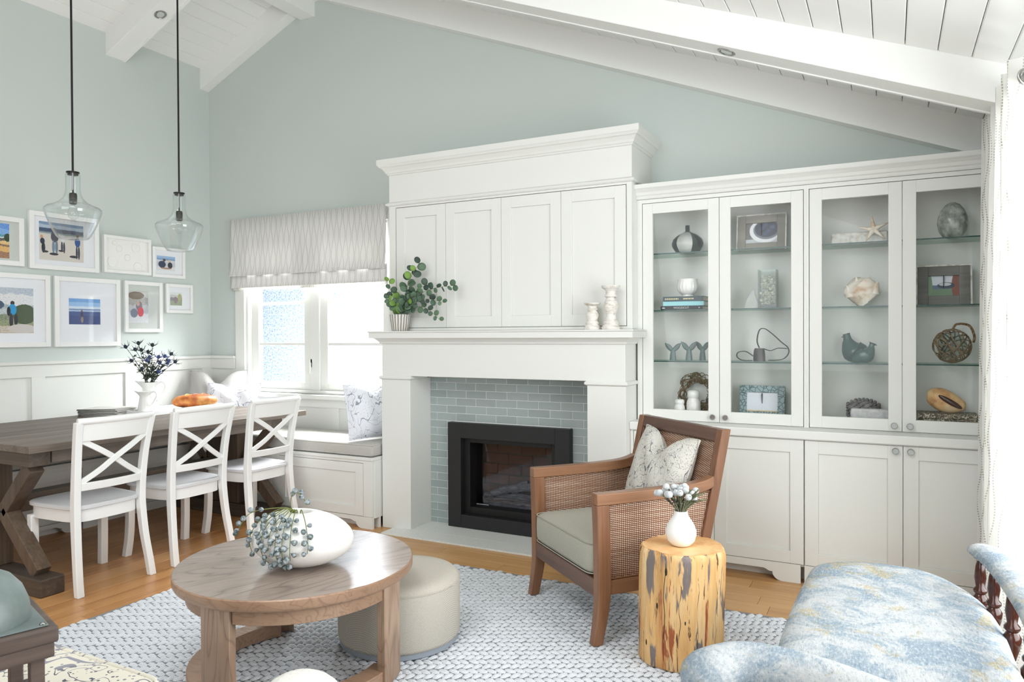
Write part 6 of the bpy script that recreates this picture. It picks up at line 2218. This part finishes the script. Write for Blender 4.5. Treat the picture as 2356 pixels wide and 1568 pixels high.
cn = thing('conch_shell', 'large spiky cream conch shell', 'shell', (-0.137, IY, S2))
m = MB()
rings = []
for j in range(15):
    f_ = j / 14
    xx = -0.095 + 0.19 * f_
    r = 0.058 * math.sin(PI * min(1, f_ * 0.95 + 0.08)) ** 0.75 * (0.75 + 0.45 * f_)
    ring = []
    for i in range(36):
        a = 2 * PI * i / 36
        spike = 1 + 0.42 * max(0, math.cos(3.5 * a + f_ * 7)) ** 5 * math.sin(PI * f_)
        ring.append((xx, r * 0.8 * spike * math.cos(a), 0.062 + r * 1.12 * spike * math.sin(a) * (1.25 if math.sin(a) > 0 else 0.95)))
    rings.append(ring)
m.loft(rings)
zmin = min(p[2] for p in m.v)
m.v = [(a, b, c - zmin) for a, b, c in m.v]
zoff = zmin
m.build('shell_body', 'conch_shell', cn, 70)
m = MB()
for xx, zz, hh, lean in ((-0.02, 0.105, 0.062, -0.012), (0.028, 0.110, 0.056, 0.006), (0.060, 0.090, 0.040, 0.018), (-0.060, 0.075, 0.035, -0.02)):
    m.tube([(xx, -0.01, zz - zoff - 0.04), (xx + lean * 0.5, -0.012, zz - zoff + hh * 0.2), (xx + lean, -0.014, zz - zoff + hh * 0.7)], [0.026, 0.014, 0.002], 9)
m.build('spikes', 'conch_shell', cn, 60)


def bird(label, x, y, h, L, rz):
    t = thing('bird_figurine', label, 'figurine', (x, y, S1), rz, 'teal ceramic birds')
    pts = [Vector((L * 0.52, 0, h * 0.12)), Vector((L * 0.40, 0, h * 0.22)), Vector((L * 0.16, 0, h * 0.36)), Vector((-L * 0.12, 0, h * 0.46)), Vector((-L * 0.28, 0, h * 0.66)), Vector((-L * 0.34, 0, h * 0.82)), Vector((-L * 0.38, 0, h * 0.95)), Vector((-L * 0.40, 0, h * 1.0))]
    rad = [0.012, 0.20 * h, 0.33 * h, 0.36 * h, 0.22 * h, 0.125 * h, 0.105 * h, 0.02]
    P = catmull(pts, 4)
    rr = []
    for k in range(len(P)):
        f_ = k / (len(P) - 1) * (len(rad) - 1)
        i = min(int(f_), len(rad) - 2)
        rr.append(rad[i] + (rad[i + 1] - rad[i]) * (f_ - i))
    m = MB().tube(P, rr, 22)
    zmin = min(p[2] for p in m.v)
    m.v = [(a, b, max(c - zmin - 0.004, 0.0)) for a, b, c in m.v]
    m.build('bird_body', 'teal_glaze', t, 180)
    MB().tube([(-L * 0.44, 0, h * 0.90 - zmin), (-L * 0.60, 0, h * 0.86 - zmin)], [0.006, 0.001], 8).build('beak', 'teal_glaze', t, 180)


bird('taller teal ceramic bird behind the smaller one', -0.172, 4.485, 0.176, 0.125, 0.1)
bird('smaller teal ceramic bird in front of the taller one', -0.128, 4.385, 0.118, 0.105, PI + 0.1)

pc = thing('pine_cone', 'large grey pine cone behind the stone block', 'pine cone', (-0.135, 4.50, S0))
m = MB().squad((0, 0, 0.068), (0.086, 0.05, 0.055), 0.9, 0.9, 20, 10)
rnd = random.Random(3)
for j in range(9):
    xx = -0.078 + 0.156 * j / 8
    rr = 0.060 * math.sqrt(max(0.02, 1 - (xx / 0.094) ** 2))
    for i in range(12):
        a = 2 * PI * (i + 0.5 * (j % 2)) / 12
        s0 = len(m.v)
        m.ball((0, 0, 0), (0.012, 0.010, 0.005), 7, 4)
        m.xf(Matrix.Translation((xx, rr * 0.85 * math.cos(a), 0.068 + rr * math.sin(a))) @ Matrix.Rotation(a, 4, 'X') @ Matrix.Rotation(0.6, 4, 'Y'), s0)
zmin = min(p[2] for p in m.v)
m.v = [(a, b, c - zmin) for a, b, c in m.v]
m.build('cone_scales', 'pine_cone', pc, 60)
sb_ = thing('stone_block', 'pale rough stone block in front of the pine cone', 'stone', (-0.098, 4.40, S0))
MB().box(-0.098, 0.098, -0.026, 0.026, 0.0, 0.088).build('block', 'stone_block', sb_, 40, bevel=0.012, seg=3)

lathe_thing('mercury_egg', 'speckled silver mercury-glass egg', 'ornament', (0.287, IY, S3), [(0.018, 0.0), (0.045, 0.012), (0.064, 0.042), (0.071, 0.078), (0.067, 0.115), (0.054, 0.150), (0.034, 0.178), (0.014, 0.190), (0.002, 0.192)], 'mercury_glass', 'egg_body')
rb = thing('rope_float', 'glass float wrapped in grey vines with a rope handle', 'ornament', (0.285, IY + 0.01, S1))
MB().ball((0, 0, 0.092), 0.070, 24, 16).build('glass_ball', 'vase_glass', rb, 180)
m = MB()
rnd = random.Random(14)
for k in range(26):
    ax = Vector((rnd.uniform(-1, 1), rnd.uniform(-1, 1), rnd.uniform(-1, 1))).normalized()
    u = ax.orthogonal().normalized()
    w = ax.cross(u)
    off = ax * rnd.uniform(-0.055, 0.055)
    R0 = math.sqrt(max(0.0002, 0.088 ** 2 - off.length ** 2))
    a0, ln_ = rnd.uniform(0, 6.3), rnd.uniform(2.5, 5.5)
    m.tube([off + (u * math.cos(a0 + ln_ * j / 16) + w * math.sin(a0 + ln_ * j / 16)) * R0 + Vector((0, 0, 0.092)) for j in range(17)], 0.0032, 5)
vn = m.build('vines', 'twig', rb, 60)
vn['kind'] = 'stuff'
MB().tube(catmull([(0.0, -0.02, 0.17), (0.02, -0.02, 0.205), (0.075, -0.02, 0.198), (0.098, -0.02, 0.145), (0.094, -0.02, 0.11)], 8), 0.006, 8).build('rope_handle', 'wicker', rb, 180)

bx = thing('scroll_box', 'brown box with cream scroll pattern under the helmet shell', 'box', (0.262, IY, S0))
MB().box(-0.133, 0.133, -0.075, 0.075, 0.0, 0.052).build('box_body', 'scroll_box', bx, bevel=0.003)
MB().box(-0.136, 0.136, -0.078, 0.078, 0.0525, 0.078).build('lid', 'scroll_box', bx, bevel=0.003)
hs = thing('helmet_shell', 'orange and cream helmet shell on the scroll box', 'shell', (0.258, IY - 0.01, S0 + 0.0785), -0.1)
m = MB()
rings = []
for j in range(16):
    f_ = j / 15
    xx = -0.088 + 0.176 * f_
    r = 0.068 * math.sin(PI * (0.06 + 0.88 * f_)) ** 0.6 * (1.12 - 0.35 * f_)
    rings.append([(xx, r * 0.75 * math.cos(a), 0.075 + 0.95 * r * math.sin(a) - 0.045 * f_) for a in [2 * PI * i / 30 for i in range(30)]])
m.loft(rings)
zmin = min(p[2] for p in m.v)
m.v = [(a, b, c - zmin) for a, b, c in m.v]
m.build('shell_body', 'helmet_shell', hs, 180)
m = MB().squad((0.02, -0.047, 0.062), (0.062, 0.010, 0.014), 1.0, 1.0, 24, 10)
m.xf(Matrix.Translation((0.02, 0, 0.062)) @ Matrix.Rotation(0.55, 4, 'Y') @ Matrix.Translation((-0.02, 0, -0.062)))
m.build('shell_mouth', 'turned_wood', hs, 180)
